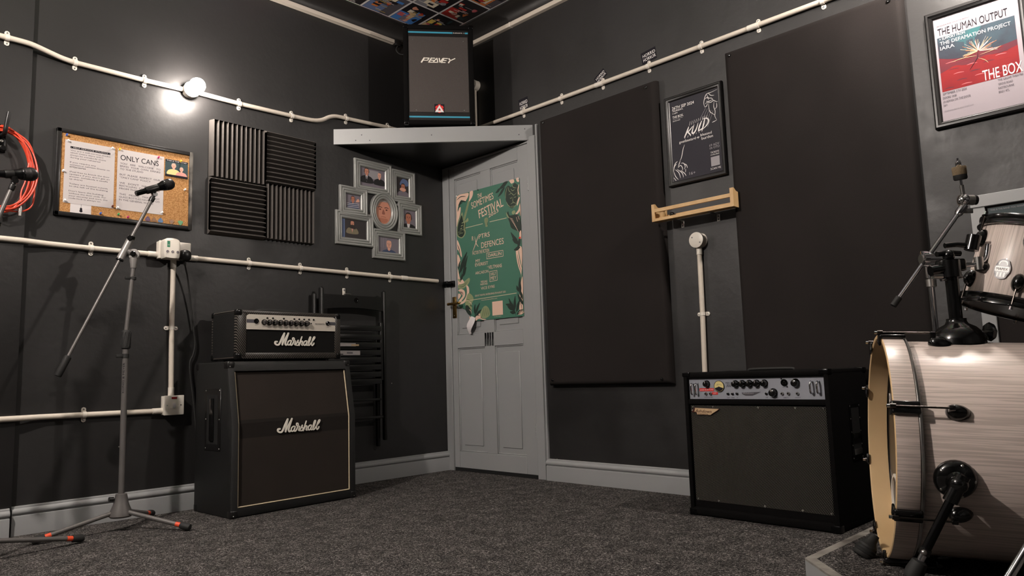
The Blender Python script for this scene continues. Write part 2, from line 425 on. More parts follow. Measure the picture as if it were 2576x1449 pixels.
def sweep(m, prof, a, b, horiz, mt):
    """prof (out, z) swept along a wall from a to b"""
    lp = []
    for t in (a, b):
        lp.append([((t, -o, z) if horiz == 'L' else (-o, -t, z)) for o, z in prof])
    m.loft(lp, mt, True, True, True)
SK = [(0, 0), (.018, 0), (.018, .078), (.0175, .080), (.015, .082), (.015, .086), (.020, .089), (.0225, .095), (.022, .102), (.018, .108), (.012, .112), (.011, .118), (.007, .121), (0, .121)]
m = MB(); sweep(m, SK, -2.418, 0, 'L', 'grey_gloss_paint'); sweep(m, [(o + .028, z - .002) if o else (0, z) for o, z in SK], X0, -2.43, 'L', 'grey_gloss_paint'); struct(m, 'baseboard_left')
m = MB(); sweep(m, SK, .866, -Y0, 'R', 'grey_gloss_paint'); struct(m, 'baseboard_right')
# coving: concave quarter, 0.10 wide, z 2.80..2.90
CV = [(0, 2.805), (0, 2.80), (.008, 2.80)] + [(.1 - .088 * math.cos(t) , 2.80 + .012 + .088 * math.sin(t)) for t in [R(a) for a in range(0, 91, 9)]]
CV = [(0, 2.80), (.008, 2.80), (.010, 2.806)] + [(.096 - .086 * math.cos(R(a)), 2.806 + .084 * math.sin(R(a))) for a in range(0, 91, 9)] + [(.1, 2.892), (.1, 2.9), (0, 2.9)]
m = MB(); sweep(m, CV, X0, 0, 'L', 'coving_paint'); struct(m, 'trim_1')
m = MB(); sweep(m, CV, 0, -Y0, 'R', 'coving_paint'); struct(m, 'trim_2')

# door in the right wall (local x = distance from the corner)
d = thing('door_1', 'grey painted four panel door with a green festival poster', 'door', rotz=RIGHT, kind='structure')
m = MB()
def slab(u0, u1, z0, z1, y=-.012): m.box(u0, u1, y, 0, z0, z1, 'grey_gloss_paint', .0015, 1)
DL, DR, DB, DT = .067, .798, .022, 1.998
slab(DL, .117, DB, DT); slab(.711, DR, DB, DT); slab(.374, .465, .125, 1.915)
slab(.117, .711, DB, .125); slab(.117, .711, .785, .872); slab(.117, .711, 1.915, DT)
for a, b in ((.117, .374), (.465, .711)):
    for c, e in ((.125, .785), (.872, 1.915)):
        # beaded edge and raised field
        for q in ((a, a + .008, c, e), (b - .008, b, c, e), (a, b, c, c + .008), (a, b, e - .008, e)):
            m.box(q[0], q[1], -.0065, 0, q[2], q[3], 'grey_gloss_paint', .002, 1)
        m.box(a, b, -.001, .0, c, e, 'grey_gloss_paint')
        m.box(a + .04, b - .04, -.006, 0, c + .04, e - .04, 'grey_gloss_paint', .003, 1)
lf = m.build('door_leaf', d)
m = MB(); m.box(DL, DR, -.010, -.0005, .0, .021, 'dark'); m.build('door_gap', d)
m = MB(); m.box(0.001, .064, -.018, 0, 0, 2.012, 'grey_gloss_paint', .002, 1); m.box(.802, .866, -.02, 0, 0, 2.035, 'grey_gloss_paint', .003, 1); m.box(.064, .802, -.018, 0, 2.0, 2.012, 'grey_gloss_paint', .001, 1)
m.box(.8665, .880, -.012, 0, .12, 2.10, 'grey_gloss_paint'); m.build('door_frame', d)
hb = MB(); hb.box(.080, .117, -.018, -.012, .985, 1.125, 'brass', .002); 
for z in (1.0, 1.11): hb.lathe((.0985, -.018, z), (0, -1, 0), [(0, .004), (.001, .004), (.0015, 0)], 'steel', 10)
hp = hb.build('door_handle', d); tag(hp, 'brass lever handle')
m = MB(); m.tube([(.0985, -.018, 1.075), (.0985, -.055, 1.075)], .009, 'brass'); m.tube(smooth([(.0985, -.055, 1.075), (.085, -.058, 1.077), (.09, -.06, 1.076)], 2), .008, 'brass')
m.box(.075, .20, -.064, -.05, 1.066, 1.084, 'brass', .006, 3); m.build('lever', hp)
m = MB(); m.box(-.018, .002, -.05, -.004, 1.195, 1.235, 'black_metal', .003) if False else None
m.box(.003, .045, -.03, -.0185, 1.198, 1.236, 'black_metal', .003); m.box(.035, .108, -.026, -.012, 1.193, 1.233, 'black_metal', .004); m.rod((.02, -.034, 1.216), (.095, -.034, 1.212), .006, 'black_metal'); m.build('door_bolt', d)
for z in (1.75, .27):
    m = MB(); m.rod((.80, -.015, z - .045), (.80, -.015, z + .045), .0055, 'grey_gloss_paint', 10); m.box(.783, .80, -.0125, -.011, z - .045, z + .045, 'grey_gloss_paint')
    for k in range(-1, 2): m.lathe((.79, -.0125, z + k * .028), (0, -1, 0), [(0, .003), (.0008, .0025)], 'steel', 8)
    m.build('hinge', d)

# cable trunking under the coving
m = MB(); m.box(-3.9 + 2.16, -.42 + 2.16, -.028, 0, -.0155, .0125, 'white_plastic_aged', .002, 1); o = m.build('cable_trunking', **onl(-2.16, 2.795)); tag(o, 'long white cable trunking under black coving above the cork board wall', 'trunking', 'white cable trunking runs')
m = MB(); m.box(.17 - 2, 3.9 - 2, -.028, 0, -.0155, .0125, 'white_plastic_aged', .002, 1); m.box(.69 - 2, .70 - 2, -.029, 0, -.0165, .0135, 'white_plastic', .001, 1); o = m.build('cable_trunking', **onr(2, 2.795)); tag(o, 'white cable trunking under black coving on the wall of the door', 'trunking', 'white cable trunking runs')
m = MB(); m.box(-.024, .02, -.03, 0, -.02, .022, 'black_plastic', .004); m.tube(smooth([(0, -.02, -.02), (-.012, -.02, -.05), (.01, -.03, -.075), (.045, -.06, -.08)], 4), .004, 'black_rubber', 8); o = m.build('cable_connector', **onl(-.392, 2.793)); tag(o, 'small black cable connector at the end of the trunking behind the speaker', 'connector')

# corner shelf above the door
t = thing('corner_shelf', 'grey fronted triangular corner shelf above the door holding a loudspeaker', 'shelf', (0, 0, 2.013))
m = MB(); A, Bq = Vector((-.864, -.001, 0)), Vector((-.001, -.838, 0)); dv = (Bq - A).normalized(); nv = Vector((-dv.y, dv.x, 0)); nv = nv if nv.y > 0 else -nv
def tri(m, off, z0, z1, mt):
    a = A + nv * off; b = Bq + nv * off; a = Vector((a.x + .0, a.y, 0)); 
    a2 = Vector((-(.864 - off * 1.42), -.002, 0)); b2 = Vector((-.002, -(.838 - off * 1.42), 0)); c = Vector((-.002, -.002, 0))
    lo = [(p.x, p.y, z0) for p in (a2, b2, c)]; hi = [(p.x, p.y, z1) for p in (a2, b2, c)]
    m.loft([lo, hi], mt, True, True, True)
tri(m, .02, .004, .022, 'black_paint'); tri(m, .02, .07, .092, 'black_paint'); m.build('shelf_board', t)
m = MB(); q = [A, Bq, Bq + nv * .0185, A + nv * .0185]; q[2] = Vector((-.001, -.812, 0)); q[3] = Vector((-.837, -.001, 0))
m.loft([[(p.x, p.y, 0) for p in q], [(p.x, p.y, .094) for p in q]], 'grey_gloss_paint', True, True, True)
f = m.build('front_board', t); tag(f, 'grey painted front board')
for fr_, z in ((.14, .055), (.11, .022), (.18, .02), (.49, .045), (.93, .035), (.96, .07)):
    m = MB(); p = A.lerp(Bq, fr_); m.lathe((p.x, p.y, z), (-nv.x, -nv.y, 0), [(0, .0035), (.0008, .003)], 'ink_soft', 8); m.build('screw', f)

# ------------------------------------------------------------------ conduits
def clip(par, x, z, y=-.0145, vert=False):
    m = MB(); ob_ = -(y + .0145); m.M = Matrix.Translation((0, -ob_, 0)); y = -.0145
    def P(a, b): return (x + a, z + b) if not vert else (x + b, z + a)
    def plate(sg):
        pts = [P(w * .0095, sg * (h)) for w, h in ((-1, .0125), (1, .0125), (1, .026), (.7, .031), (0, .0335), (-.7, .031), (-1, .026))]
        m.prism(pts, -.005, -.0005, 'white_plastic')
        c = P(0, sg * .0245); m.lathe((c[0], -.005, c[1]), (0, -1, 0), [(0, .0042), (.0012, .004), (.0018, .002)], 'steel', 10)
    plate(1); plate(-1)
    lo = []
    for i in range(9):
        a = PI * i / 8; r = .0148
        c, s_ = math.cos(a) * r, math.sin(a) * r
        for_ = []
        for w, rr in ((-.008, 1), (.008, 1), (.008, .86), (-.008, .86)):
            q = P(w, c * rr); for_.append((q[0], y - s_ * rr + .001, q[1]))
        lo.append(for_)
    m.loft(lo, 'white_plastic', True, True, True)
    return m.build('pipe_clip', par)
def run(name, label, pts, side, clips=(), group=None, couplers=(), r=.0122, vert=False, cat='conduit'):
    cx, cz = pts[0][:2]
    fr = onl(cx, cz) if side == 'L' else onr(cx, cz)
    t = thing(name, label, cat, fr['loc'], fr['rotz'], group)
    P = [(x - cx, -.0145 - (y if y else 0), z - cz) for x, z, y in [(p + (0,))[:3] if len(p) == 2 else p for p in pts_full(pts)]]
    m = MB(); m.tube(P, r, 'white_plastic_aged', 14)
    m.build('pipe', t)
    for c in couplers:
        m = MB(); a, b, vv = c[0] - cx, c[1] - cz, c[2] if len(c) > 2 else vert
        dd = .022
        m.rod((a, -.0145, b - dd) if vv else (a - dd, -.0145, b), (a, -.0145, b + dd) if vv else (a + dd, -.0145, b), r + .0022, 'white_plastic', 14); m.build('coupler', t)
    for c in clips: clip(t, c[0] - cx, c[1] - cz, -.0145 - (c[2] if len(c) > 2 else 0), vert)
    return t
def pts_full(pts): return pts
def setp(*p): return [q if len(q) == 3 else (q[0], q[1], 0) for q in p]
o_ = .028
# runs are written as (x, z[, extra distance from the wall])
pts = setp((-2.50, 2.142, o_), (-2.455, 2.141, o_), (-2.42, 2.138, .026), (-2.35, 2.127, .012), (-2.30, 2.120, .003), (-2.249, 2.116))
L1 = [(-4.4, 2.149, o_), (-3.2, 2.144, o_)] + smooth(pts, 3) + [(-1.942, 2.114, 0), (-1.752, 2.117, 0)]
run('conduit', 'white conduit running from behind the cable coil up to the glowing wall lamp', L1, 'L', [(-2.522, 2.1425, o_), (-2.249, 2.116), (-1.942, 2.114), (-3.2, 2.144, o_)], 'white conduit runs on the walls')
L2 = [(-1.69, 2.119, 0), (-1.456, 2.115, 0), (-1.144, 2.120, 0)] + smooth(setp((-1.06, 2.122), (-1.0, 2.127), (-.95, 2.142), (-.90, 2.172), (-.85, 2.187), (-.781, 2.190)), 3) + [(-.5, 2.202, 0), (-.2, 2.205, 0), (-.02, 2.205, 0)]
run('conduit', 'white conduit with a wavy bend from the glowing lamp to the corner shelf', L2, 'L', [(-1.456, 2.115), (-1.144, 2.120), (-.781, 2.19), (-.47, 2.203)], 'white conduit runs on the walls')
L3 = setp((-4.4, 1.252, o_), (-2.5, 1.250, o_), (-2.43, 1.250, .024), (-2.33, 1.249, .004), (-2.154, 1.247), (-1.868, 1.245))
run('conduit', 'white conduit below the cork board ending at the double socket', L3, 'L', [(-2.154, 1.247), (-3.3, 1.251, o_)], 'white conduit runs on the walls', [(-1.885, 1.245)])
L4 = setp((-1.712, 1.243), (-1.39, 1.242), (-1.086, 1.240), (-.778, 1.238), (-.466, 1.236), (-.085, 1.235))
run('conduit', 'white conduit under the foam tiles from the double socket to the door', L4, 'L', [(-1.39, 1.242), (-1.086, 1.24), (-.778, 1.238), (-.466, 1.236)], 'white conduit runs on the walls', [(-1.69, 1.243), (-.36, 1.236)])
L5 = setp((-1.786, 1.226), (-1.787, .886), (-1.783, .555))
run('conduit', 'short upright white conduit between the double socket and the switch box', L5, 'L', [(-1.787, .886)], 'white conduit runs on the walls', [(-1.786, 1.207), (-1.783, .574)], vert=True)
L6 = setp((-4.4, .488, o_), (-2.5, .488, o_), (-2.43, .488, .024), (-2.33, .488, .004), (-2.159, .487), (-1.824, .485))
run('conduit', 'lowest white conduit running across to the switch box near the floor', L6, 'L', [(-2.159, .487), (-3.3, .488, o_)], 'white conduit runs on the walls', [(-1.846, .485)])
R1 = setp((.12, 2.210), (.443, 2.206), (1.079, 2.199), (1.687, 2.196), (2.3, 2.196), (4.4, 2.19))
run('conduit', 'long white conduit climbing over the two black acoustic panels', R1, 'R', [(u, z) for u, z in ((.773, 2.202), (1.079, 2.199), (1.382, 2.197), (1.687, 2.196), (1.997, 2.196), (2.296, 2.196), (2.598, 2.194), (2.9, 2.192))], 'white conduit runs on the walls', [(1.36, 2.197), (2.27, 2.196)])
R3 = setp((1.921, 1.195), (1.917, .869), (1.908, .50), (1.905, .13))
run('conduit', 'upright white conduit rising behind the bass combo to a round box', R3, 'R', [(1.917, .869)], 'white conduit runs on the walls', [(1.921, 1.18)], vert=True)
R4 = setp((.352, 2.222), (.352, 2.47))
run('conduit', 'thin upright white conduit half hidden behind the loudspeaker', R4, 'R', [], 'white conduit runs on the walls', r=.008, vert=True)

def round_box(name, label, fr, r=.034, dep=.042):
    m = MB(); m.lathe((0, 0, 0), (0, -1, 0), [(0, r + .001), (.004, r), (dep - .006, r), (dep - .0055, r + .0012), (dep - .001, r + .0012), (dep, r - .001)], 'white_plastic', 32)
    for a in (R(145), R(-35)): m.lathe((math.cos(a) * r * .68, -dep, math.sin(a) * r * .68), (0, -1, 0), [(0, .0038), (.0008, .003)], 'ink_grey', 10)
    o = m.build(name, **fr); tag(o, label, 'junction box'); return o
round_box('junction_box', 'round white junction box under the small wooden rack', onr(1.921, 1.229), .037, .042)
round_box('junction_box', 'round white junction box peeking out from behind the loudspeaker', onr(.352, 2.50), .034, .04)

# wall lamps: round box, lampholder and globe bulb
def wall_lamp(fr, label, glow='bulb_glow'):
    t = thing('wall_lamp', label, 'lamp', fr['loc'], fr['rotz'], 'globe bulb wall lamps')
    m = MB(); m.lathe((0, 0, 0), (0, -1, 0), [(0, .037), (.004, .036), (.034, .036), (.036, .034)], 'white_plastic', 32); m.build('back_box', t)
    m = MB(); m.lathe((0, -.034, 0), (0, -1, 0), [(0, .040), (.006, .041), (.012, .036), (.016, .023), (.034, .021), (.036, .019)], 'white_plastic', 32); m.build('lamp_holder', t)
    m = MB(); pr = [(.0, .013), (.006, .0135)] + [(.041 - .0385 * math.cos(R(a)), .0385 * math.sin(R(a))) for a in range(24, 181, 12)]
    m.lathe((0, -.066, 0), (0, -1, 0), pr, glow, 28); b_ = m.build('bulb', t); tag(b_, 'bright glowing globe bulb')
    return t
wall_lamp(onl(-1.722, 2.119), 'brightly glowing round wall lamp above the cork board')
def pendant(loc, label, glow):
    dz = ZC - loc[2]
    t = thing('pendant_lamp', label, 'lamp', loc, 0, 'globe pendant lamps')
    m = MB(); m.lathe((0, 0, dz), (0, 0, -1), [(0, .045), (.010, .045), (.024, .030), (.032, .008)], 'white_plastic', 28); m.build('ceiling_rose', t)
    m = MB(); m.rod((0, 0, dz - .03), (0, 0, .10), .0032, 'white_plastic', 8); m.build('cord', t)
    m = MB(); m.lathe((0, 0, .105), (0, 0, -1), [(0, .008), (.006, .018), (.05, .020), (.055, .018)], 'white_plastic', 24); m.build('lamp_holder', t)
    m = MB(); m.lathe((0, 0, .055), (0, 0, -1), [(.0, .013), (.008, .0135)] + [(.050 - .0385 * math.cos(R(a)), .0385 * math.sin(R(a))) for a in range(24, 181, 12)], glow, 28); m.build('bulb', t)
pendant((-.33, -3.17, 2.30), 'bare globe pendant lamp hanging near the framed red poster', 'bulb_glow_right')

# double socket, travel adapter, plug with flex
t = thing('double_socket', 'white double wall socket below the cork board', 'socket', (-1.79, 0, 1.268))
m = MB(); m.box(-.075, .075, -.036, 0, -.043, .043, 'white_plastic', .003); m.build('back_box', t)
m = MB(); m.box(-.0765, .0765, -.046, -.0362, -.0445, .0445, 'white_plastic', .004, 3)
for x in (-.06, .06): m.lathe((x, -.046, .0), (0, -1, 0), [(0, .0035), (.0008, .003)], 'steel', 10)
m.build('face_plate', t)
for x in (-.014, .014):
    m = MB(); m.box(x - .006, x + .006, -.0495, -.046, .018, .034, 'white_plastic', .0015); m.build('rocker_switch', t)
t = thing('socket_adapter', 'chunky white three way adapter with green label plugged into the double socket', 'adapter', (-1.824, -.046, 1.268))
m = MB()
lo = []
for y, k, dz in ((0, .94, 0), (-.006, 1, 0), (-.046, 1, .0), (-.054, .95, -.002), (-.058, .86, -.004)):
    pts = [(-.037, -.040), (-.022, -.050), (.022, -.050), (.037, -.040), (.038, .030), (.030, .046), (.012, .051), (-.012, .051), (-.030, .046), (-.038, .030)]
    lo.append([(x * k, y, z * k + dz) for x, z in smooth(pts, 3, True)])
m.loft(lo, 'white_plastic', True, True, True); m.build('adapter_body', t)
m = MB(); m.box(-.026, -.013, -.0588, -.058, .004, .034, 'green_label'); m.text('ON', -.024, .012, -.015, .012, .006, -.0591, 'print_white'); m.build('green_label', t)
for x in (-.024, 0, .024):
    m = MB(); m.lathe((x, -.0575, -.018), (0, -1, 0), [(0, .0085), (.0022, .0085), (.0022, .0066), (.0006, .006)], 'white_plastic', 18, False); m.disc(x, -.018, .0066, -.0589, 'bg_grey', 14); m.ball((x + .001, -.0588, -.019), .003, 'steel', 8); m.build('indicator', t)
for x in (-.022, -.001, .02):
    m = MB(); m.box(x - .004, x + .004, -.034, -.026, .0485, .0515, 'dark'); m.build('slot', t)
t = thing('mains_plug', 'black mains plug in the double socket with its flex hanging down', 'plug', (-1.749, -.046, 1.245))
m = MB(); lo = []
for y, k in ((0, 1.12), (-.012, 1.16), (-.026, 1.1), (-.036, .92), (-.042, .6), (-.044, .18)):
    pts = [(-.024, -.012), (-.016, -.024), (0, -.028), (.016, -.024), (.024, -.012), (.025, .006), (.018, .020), (0, .025), (-.018, .020), (-.025, .006)]
    lo.append([(x * k, y, z * k) for x, z in smooth(pts, 3, True)])
m.loft(lo, 'black_plastic', True, True, True); m.build('plug_body', t)
m = MB(); m.tube(smooth([(0, -.018, -.026), (0, -.018, -.045), (.022, 0, -.11), (.046, .02, -.23), (.071, .028, -.387), (.076, .028, -.44), (.068, .028, -.49), (.052, .028, -.55), (.075, .024, -.75), (.10, .02, -1.0), (.12, .018, -1.2)], 6), .0042, 'black_rubber', 8); m.rod((0, -.018, -.026), (0, -.018, -.05), .006, 'black_rubber'); m.build('flex', t)

# fused switch box
t = thing('switch_box', 'square white switch box with a small red neon low on the wall', 'switch', (-1.779, 0, .510))
m = MB(); m.box(-.045, .045, -.038, 0, -.045, .045, 'white_plastic', .002); m.build('back_box', t)
m = MB(); m.box(-.047, .047, -.047, -.0382, -.047, .047, 'white_plastic', .003)
for x in (-.032, .032): m.lathe((x, -.047, .0), (0, -1, 0), [(0, .0035), (.0006, .003)], 'steel', 10)
m.build('face_plate', t)
m = MB(); m.box(-.007, .007, -.051, -.047, -.014, .010, 'paper_white', .002); m.build('rocker_switch', t)
m = MB(); m.box(-.013, .013, -.0478, -.047, .030, .039, 'switch_neon', .0005, 1); m.build('neon_window', t)

# ------------------------------------------------------------------ cork board
BX, BZ = -2.006, 1.5885
def wx(x): return x - BX
t = thing('cork_board', 'black framed cork pinboard holding two paper notices', 'pinboard', (BX, 0, BZ))
m = MB(); m.box(-.296, .296, -.013, -.001, -.194, .194, 'cork'); m.build('cork_sheet', t)
m = MB()
for a, b, c, e in ((-.306, .306, .184, .203), (-.306, .306, -.203, -.184), (-.306, -.287, -.203, .203)): m.box(a, b, -.019, 0, c, e, 'frame_black', .002)
m.box(.287, .306, -.0192, 0, -.2032, .2032, 'frame_steel_worn', .002)
m.build('frame', t)
def note(name, x0, x1, z0, z1, label, cat, mt='paper', y=-.0145):
    m = MB(); m.at((x0 + x1) / 2, (z0 + z1) / 2)
    m.box(x0, x1, 0, .0006, z0, z1, mt); return m, dict(loc=((x0 + x1) / 2, y, (z0 + z1) / 2), rotz=0)
m, fr = note('paper', -2.278, -2.068, 1.447, 1.7425, '', '')
m.rect(-2.256, -2.088, 1.704, 1.714, -.0002, 'ink'); m.text('- SELF SERVICE STUDIO -', -2.254, 1.7065, -2.09, 1.7065, .0055, -.0004, 'paper')
ln = ['We are a self-service studio', "which means there won't", 'always be somebody onsite', 'during your rehearsal', '', 'If you require any', 'assistance call/text Dome on', '07726160722', '', '(Feel free to knock the door', "upstairs if you don't get an", 'answer, somebody is usually', 'up there)', '', 'Toilets are located outside', 'to the left of the building', '', "Don't leave the building", 'without the door code. For', 'your security and ours, the', 'code-lock is always on']
for i, l in enumerate(ln):
    if l: z = 1.692 - i * .0112; m.text(l, -2.256, z, -2.256 + .0060 * len(l), z, .0062, -.0003, 'ink' if i == 7 else 'ink_soft', bold=.01 if i == 7 else 0)
o = m.build('paper_notice', **fr); tag(o, 'typed notice with a black heading bar pinned on the cork board', 'notice')
m, fr = note('paper', -2.056, -1.842, 1.446, 1.7425, '', '')
m.text('ONLY CANS', -2.043, 1.690, -1.868, 1.690, .025, -.0003, 'ink', bold=.004)
ln = ['YOU   ARE   WELCOME   TO', 'BRING  YOUR  OWN  DRINKS', 'TO THE STUDIO', '', 'BUT  PLEASE  RESPECT  OUR', '"ONLY CANS" POLICY', '', "WE   DON'T   HAVE   ANY", 'RECYCLING  COLLECTIONS', 'FROM THIS SITE', '', 'THIS   MEANS   THAT   ANY', 'GLASS BOTTLES HAVE TO GO', 'IN THE GENERAL WASTE']
wd = [.185, .185, .105, 0, .185, .14, 0, .185, .185, .115, 0, .185, .185, .155]
for i, l in enumerate(ln):
    if l: z = 1.669 - i * .0137 + (.004 if i > 3 else 0) * 0; m.text(l, -2.044, z, -2.044 + wd[i], z, .0082, -.0003, 'ink_soft')
o = m.build('paper_notice', **fr); tag(o, 'sheet headed ONLY CANS in big capitals pinned on the cork board', 'notice')
m, fr = note('card', -2.247, -2.161, 1.405, 1.452, '', '', 'paper_white', -.0136)
m.stroke([(-2.203, 1.452), (-2.203, 1.43)], .0012, -.0003, 'ink', k=1); m.blob([(-2.203, 1.432), (-2.198, 1.428), (-2.200, 1.423), (-2.196, 1.415), (-2.203, 1.410), (-2.210, 1.415), (-2.206, 1.423), (-2.208, 1.428)], -.0003, 'ink')
o = m.build('small_card', **fr); tag(o, 'small white card with a black guitar drawing below the typed notice', 'card')

# people in small printed pictures: generic figures
def person(m, cx, z0, s, y, skin='skin_a', hair='hair_dark', top='suit_black', shirt=None, bald=False, turn=0, tie=False):
    """bust whose chin is at z0, head height s"""
    m.blob([(cx - s * 1.15, z0 - s * 1.25), (cx - s * 1.05, z0 - s * .45), (cx - s * .35, z0 - s * .12), (cx + s * .35, z0 - s * .12), (cx + s * 1.05, z0 - s * .45), (cx + s * 1.15, z0 - s * 1.25)], y, top)
    m.poly([(cx - s * .18, z0 + s * .15), (cx - s * .2, z0 - s * .15), (cx, z0 - s * .3), (cx + s * .2, z0 - s * .15), (cx + s * .18, z0 + s * .15)], y - .0001, skin)
    if shirt:
        m.poly([(cx - s * .22, z0 - s * .12), (cx, z0 - s * 1.1), (cx + s * .22, z0 - s * .12)], y - .00012, shirt)
        if tie: m.poly([(cx - s * .05, z0 - s * .2), (cx - s * .07, z0 - s * .9), (cx, z0 - s * 1.0), (cx + s * .07, z0 - s * .9), (cx + s * .05, z0 - s * .2)], y - .00015, 'ink')
    if not bald: m.blob([(cx - s * .42, z0 + s * .35), (cx - s * .44, z0 + s * .8), (cx - s * .2, z0 + s * 1.12), (cx + s * .2, z0 + s * 1.12), (cx + s * .44, z0 + s * .8), (cx + s * .42, z0 + s * .35)], y - .0002, hair)
    m.blob([(cx - s * .36, z0 + s * .6), (cx - s * .3, z0 + s * .2), (cx, z0 - s * .02), (cx + s * .3, z0 + s * .2), (cx + s * .36, z0 + s * .6), (cx + s * .26, z0 + s * .95), (cx - s * .26, z0 + s * .95)], y - .00025, skin)
    for e in (-1, 1):
        m.disc(cx + e * s * .15 + turn * s, z0 + s * .56, s * .045, y - .0003, 'ink', 8, 1.3, .7)
        m.stroke([(cx + e * s * .07 + turn * s, z0 + s * .66), (cx + e * s * .24 + turn * s, z0 + s * .66)], s * .035, y - .0003, hair, k=1)
    m.poly([(cx - s * .03 + turn * s, z0 + s * .52), (cx - s * .07 + turn * s, z0 + s * .36), (cx + s * .07 + turn * s, z0 + s * .36), (cx + s * .03 + turn * s, z0 + s * .52)], y - .0003, 'skin_shade')
    m.stroke([(cx - s * .12 + turn * s, z0 + s * .2), (cx + s * .12 + turn * s, z0 + s * .2)], s * .04, y - .0003, 'skin_shade', k=1)
m, fr = note('p', -1.836, -1.725, 1.648, 1.735, '', '', 'bg_teal', -.0142)
m.rect(-1.834, -1.727, 1.724, 1.734, -.0002, 'ink'); m.text('THIS IS THE BAND', -1.830, 1.7265, -1.732, 1.7265, .005, -.0004, 'print_white')
person(m, -1.795, 1.690, .026, -.0003, 'skin_c', 'hair_grey', 'shirt_yellow'); person(m, -1.757, 1.680, .022, -.0006, 'skin_c', 'hair_grey', 'shirt_pink')
m.rect(-1.836, -1.725, 1.648, 1.658, -.0015, 'ink')
o = m.build('printed_photo', **fr); tag(o, 'small printed photo of two grey haired people pinned on the cork board', 'photo')

def pin(x, z, mt, label):
    m = MB(); m.lathe((0, 0, 0), (0, -1, .25), [(0, .0045), (.0015, .0045), (.003, .0024), (.008, .0022), (.0095, .0042), (.012, .0042)], mt, 12)
    o = m.build('push_pin', loc=(x, -.0155, z)); tag(o, label, 'pin', 'push pins in the cork board')
for x, z, c, l in ((-2.274, 1.761, 'blue', 'blue push pin in the top corner of the cork board'), (-2.082, 1.737, 'clear', 'clear push pin in the top edge of the typed notice'),
                   (-2.049, 1.738, 'yellow', 'yellow push pin holding the ONLY CANS sheet'), (-1.871, 1.732, 'pink', 'purple pink push pin holding the ONLY CANS sheet'),
                   (-2.073, 1.455, 'brown', 'dark red push pin at the bottom corner of the typed notice'), (-2.123, 1.414, 'blue', 'blue push pin in bare cork under the typed notice'),
                   (-2.046, 1.420, 'green', 'green push pin in bare cork under the two notices'), (-2.004, 1.412, 'pink', 'pink push pin in bare cork under the ONLY CANS sheet'),
                   (-1.763, 1.733, 'yellow', 'yellow push pin through the small printed photo'), (-2.268, 1.735, 'clear', 'clear push pin at the top corner of the typed notice'),
                   (-2.272, 1.455, 'clear', 'clear push pin at the lower outer corner of the typed notice'), (-2.051, 1.452, 'clear', 'clear push pin at the ONLY CANS sheet corner beside the dark red pin'),
                   (-1.848, 1.456, 'clear', 'clear push pin at the ONLY CANS sheet corner under the microphone'), (-1.740, 1.589, 'clear', 'clear round push pin in bare cork under the small photo'),
                   (-2.283, 1.591, 'clear', 'clear push pin in the cork beside the middle of the typed notice')):
    pin(x, z, 'pin_' + c, l)
for x, c, l in ((-1.912, 'purple', 'dark purple guitar pick'), (-1.882, 'brown', 'dark brown guitar pick beside the purple one'), (-1.852, 'blue', 'blue guitar pick'), (-1.799, 'brown', 'amber brown guitar pick'), (-1.756, 'green', 'green guitar pick')):
    m = MB(); pts = smooth([(0, -.013), (.009, -.003), (.012, .007), (0, .011), (-.012, .007), (-.009, -.003)], 4, True); 
    if c in ('purple', 'brown', 'blue') and x < -1.8: pts = [(a, -b) for a, b in pts]
    m.prism(pts, -.0012, 0, 'pick_' + c); m.text('pick'[:0] or 'II', -.003, -.002, .003, -.002, .005, -.0014, 'ink_grey')
    o = m.build('guitar_pick', loc=(x, -.0135, 1.4175)); tag(o, l + ' tucked along the bottom of the cork board', 'guitar pick', 'guitar picks on the cork board')

# ------------------------------------------------------------------ acoustic foam tiles
def foam(x0, z0, vert, label):
    m = MB(); n = 12; w = .3045; p = w / n; h0, h1 = .012, .036
    prof = []
    for i in range(n): prof += [(i * p + .0012, h0), (i * p + p * .5 - .0008, h1), (i * p + p * .5 + .0008, h1), ((i + 1) * p - .0012, h0)]
    def sw(a):
        lp = [(a, 0, 0)] if False else []
        pts = [(0, 0)] + prof + [(w, 0)]
        return [((q - w / 2, -hh, a) if vert else (a, -hh, q - w / 2)) for q, hh in pts]
    rows = []
    for k in range(9): rows.append(sw(-w / 2 + w * k / 8))
    m.loft(rows, 'foam_grey', True, True, True)
    o = m.build('acoustic_foam_tile', loc=(x0, -.0005, z0), angle=20); tag(o, label, 'acoustic foam', 'square of four wedge foam tiles')
foam(-1.462, 1.837, True, 'upper foam tile with upright ridges next to the cork board')
foam(-1.155, 1.847, False, 'upper foam tile with level ridges next to the photo frames')
foam(-1.462, 1.531, False, 'lower foam tile with level ridges next to the cork board')
foam(-1.155, 1.540, True, 'lower foam tile with upright ridges next to the photo frames')

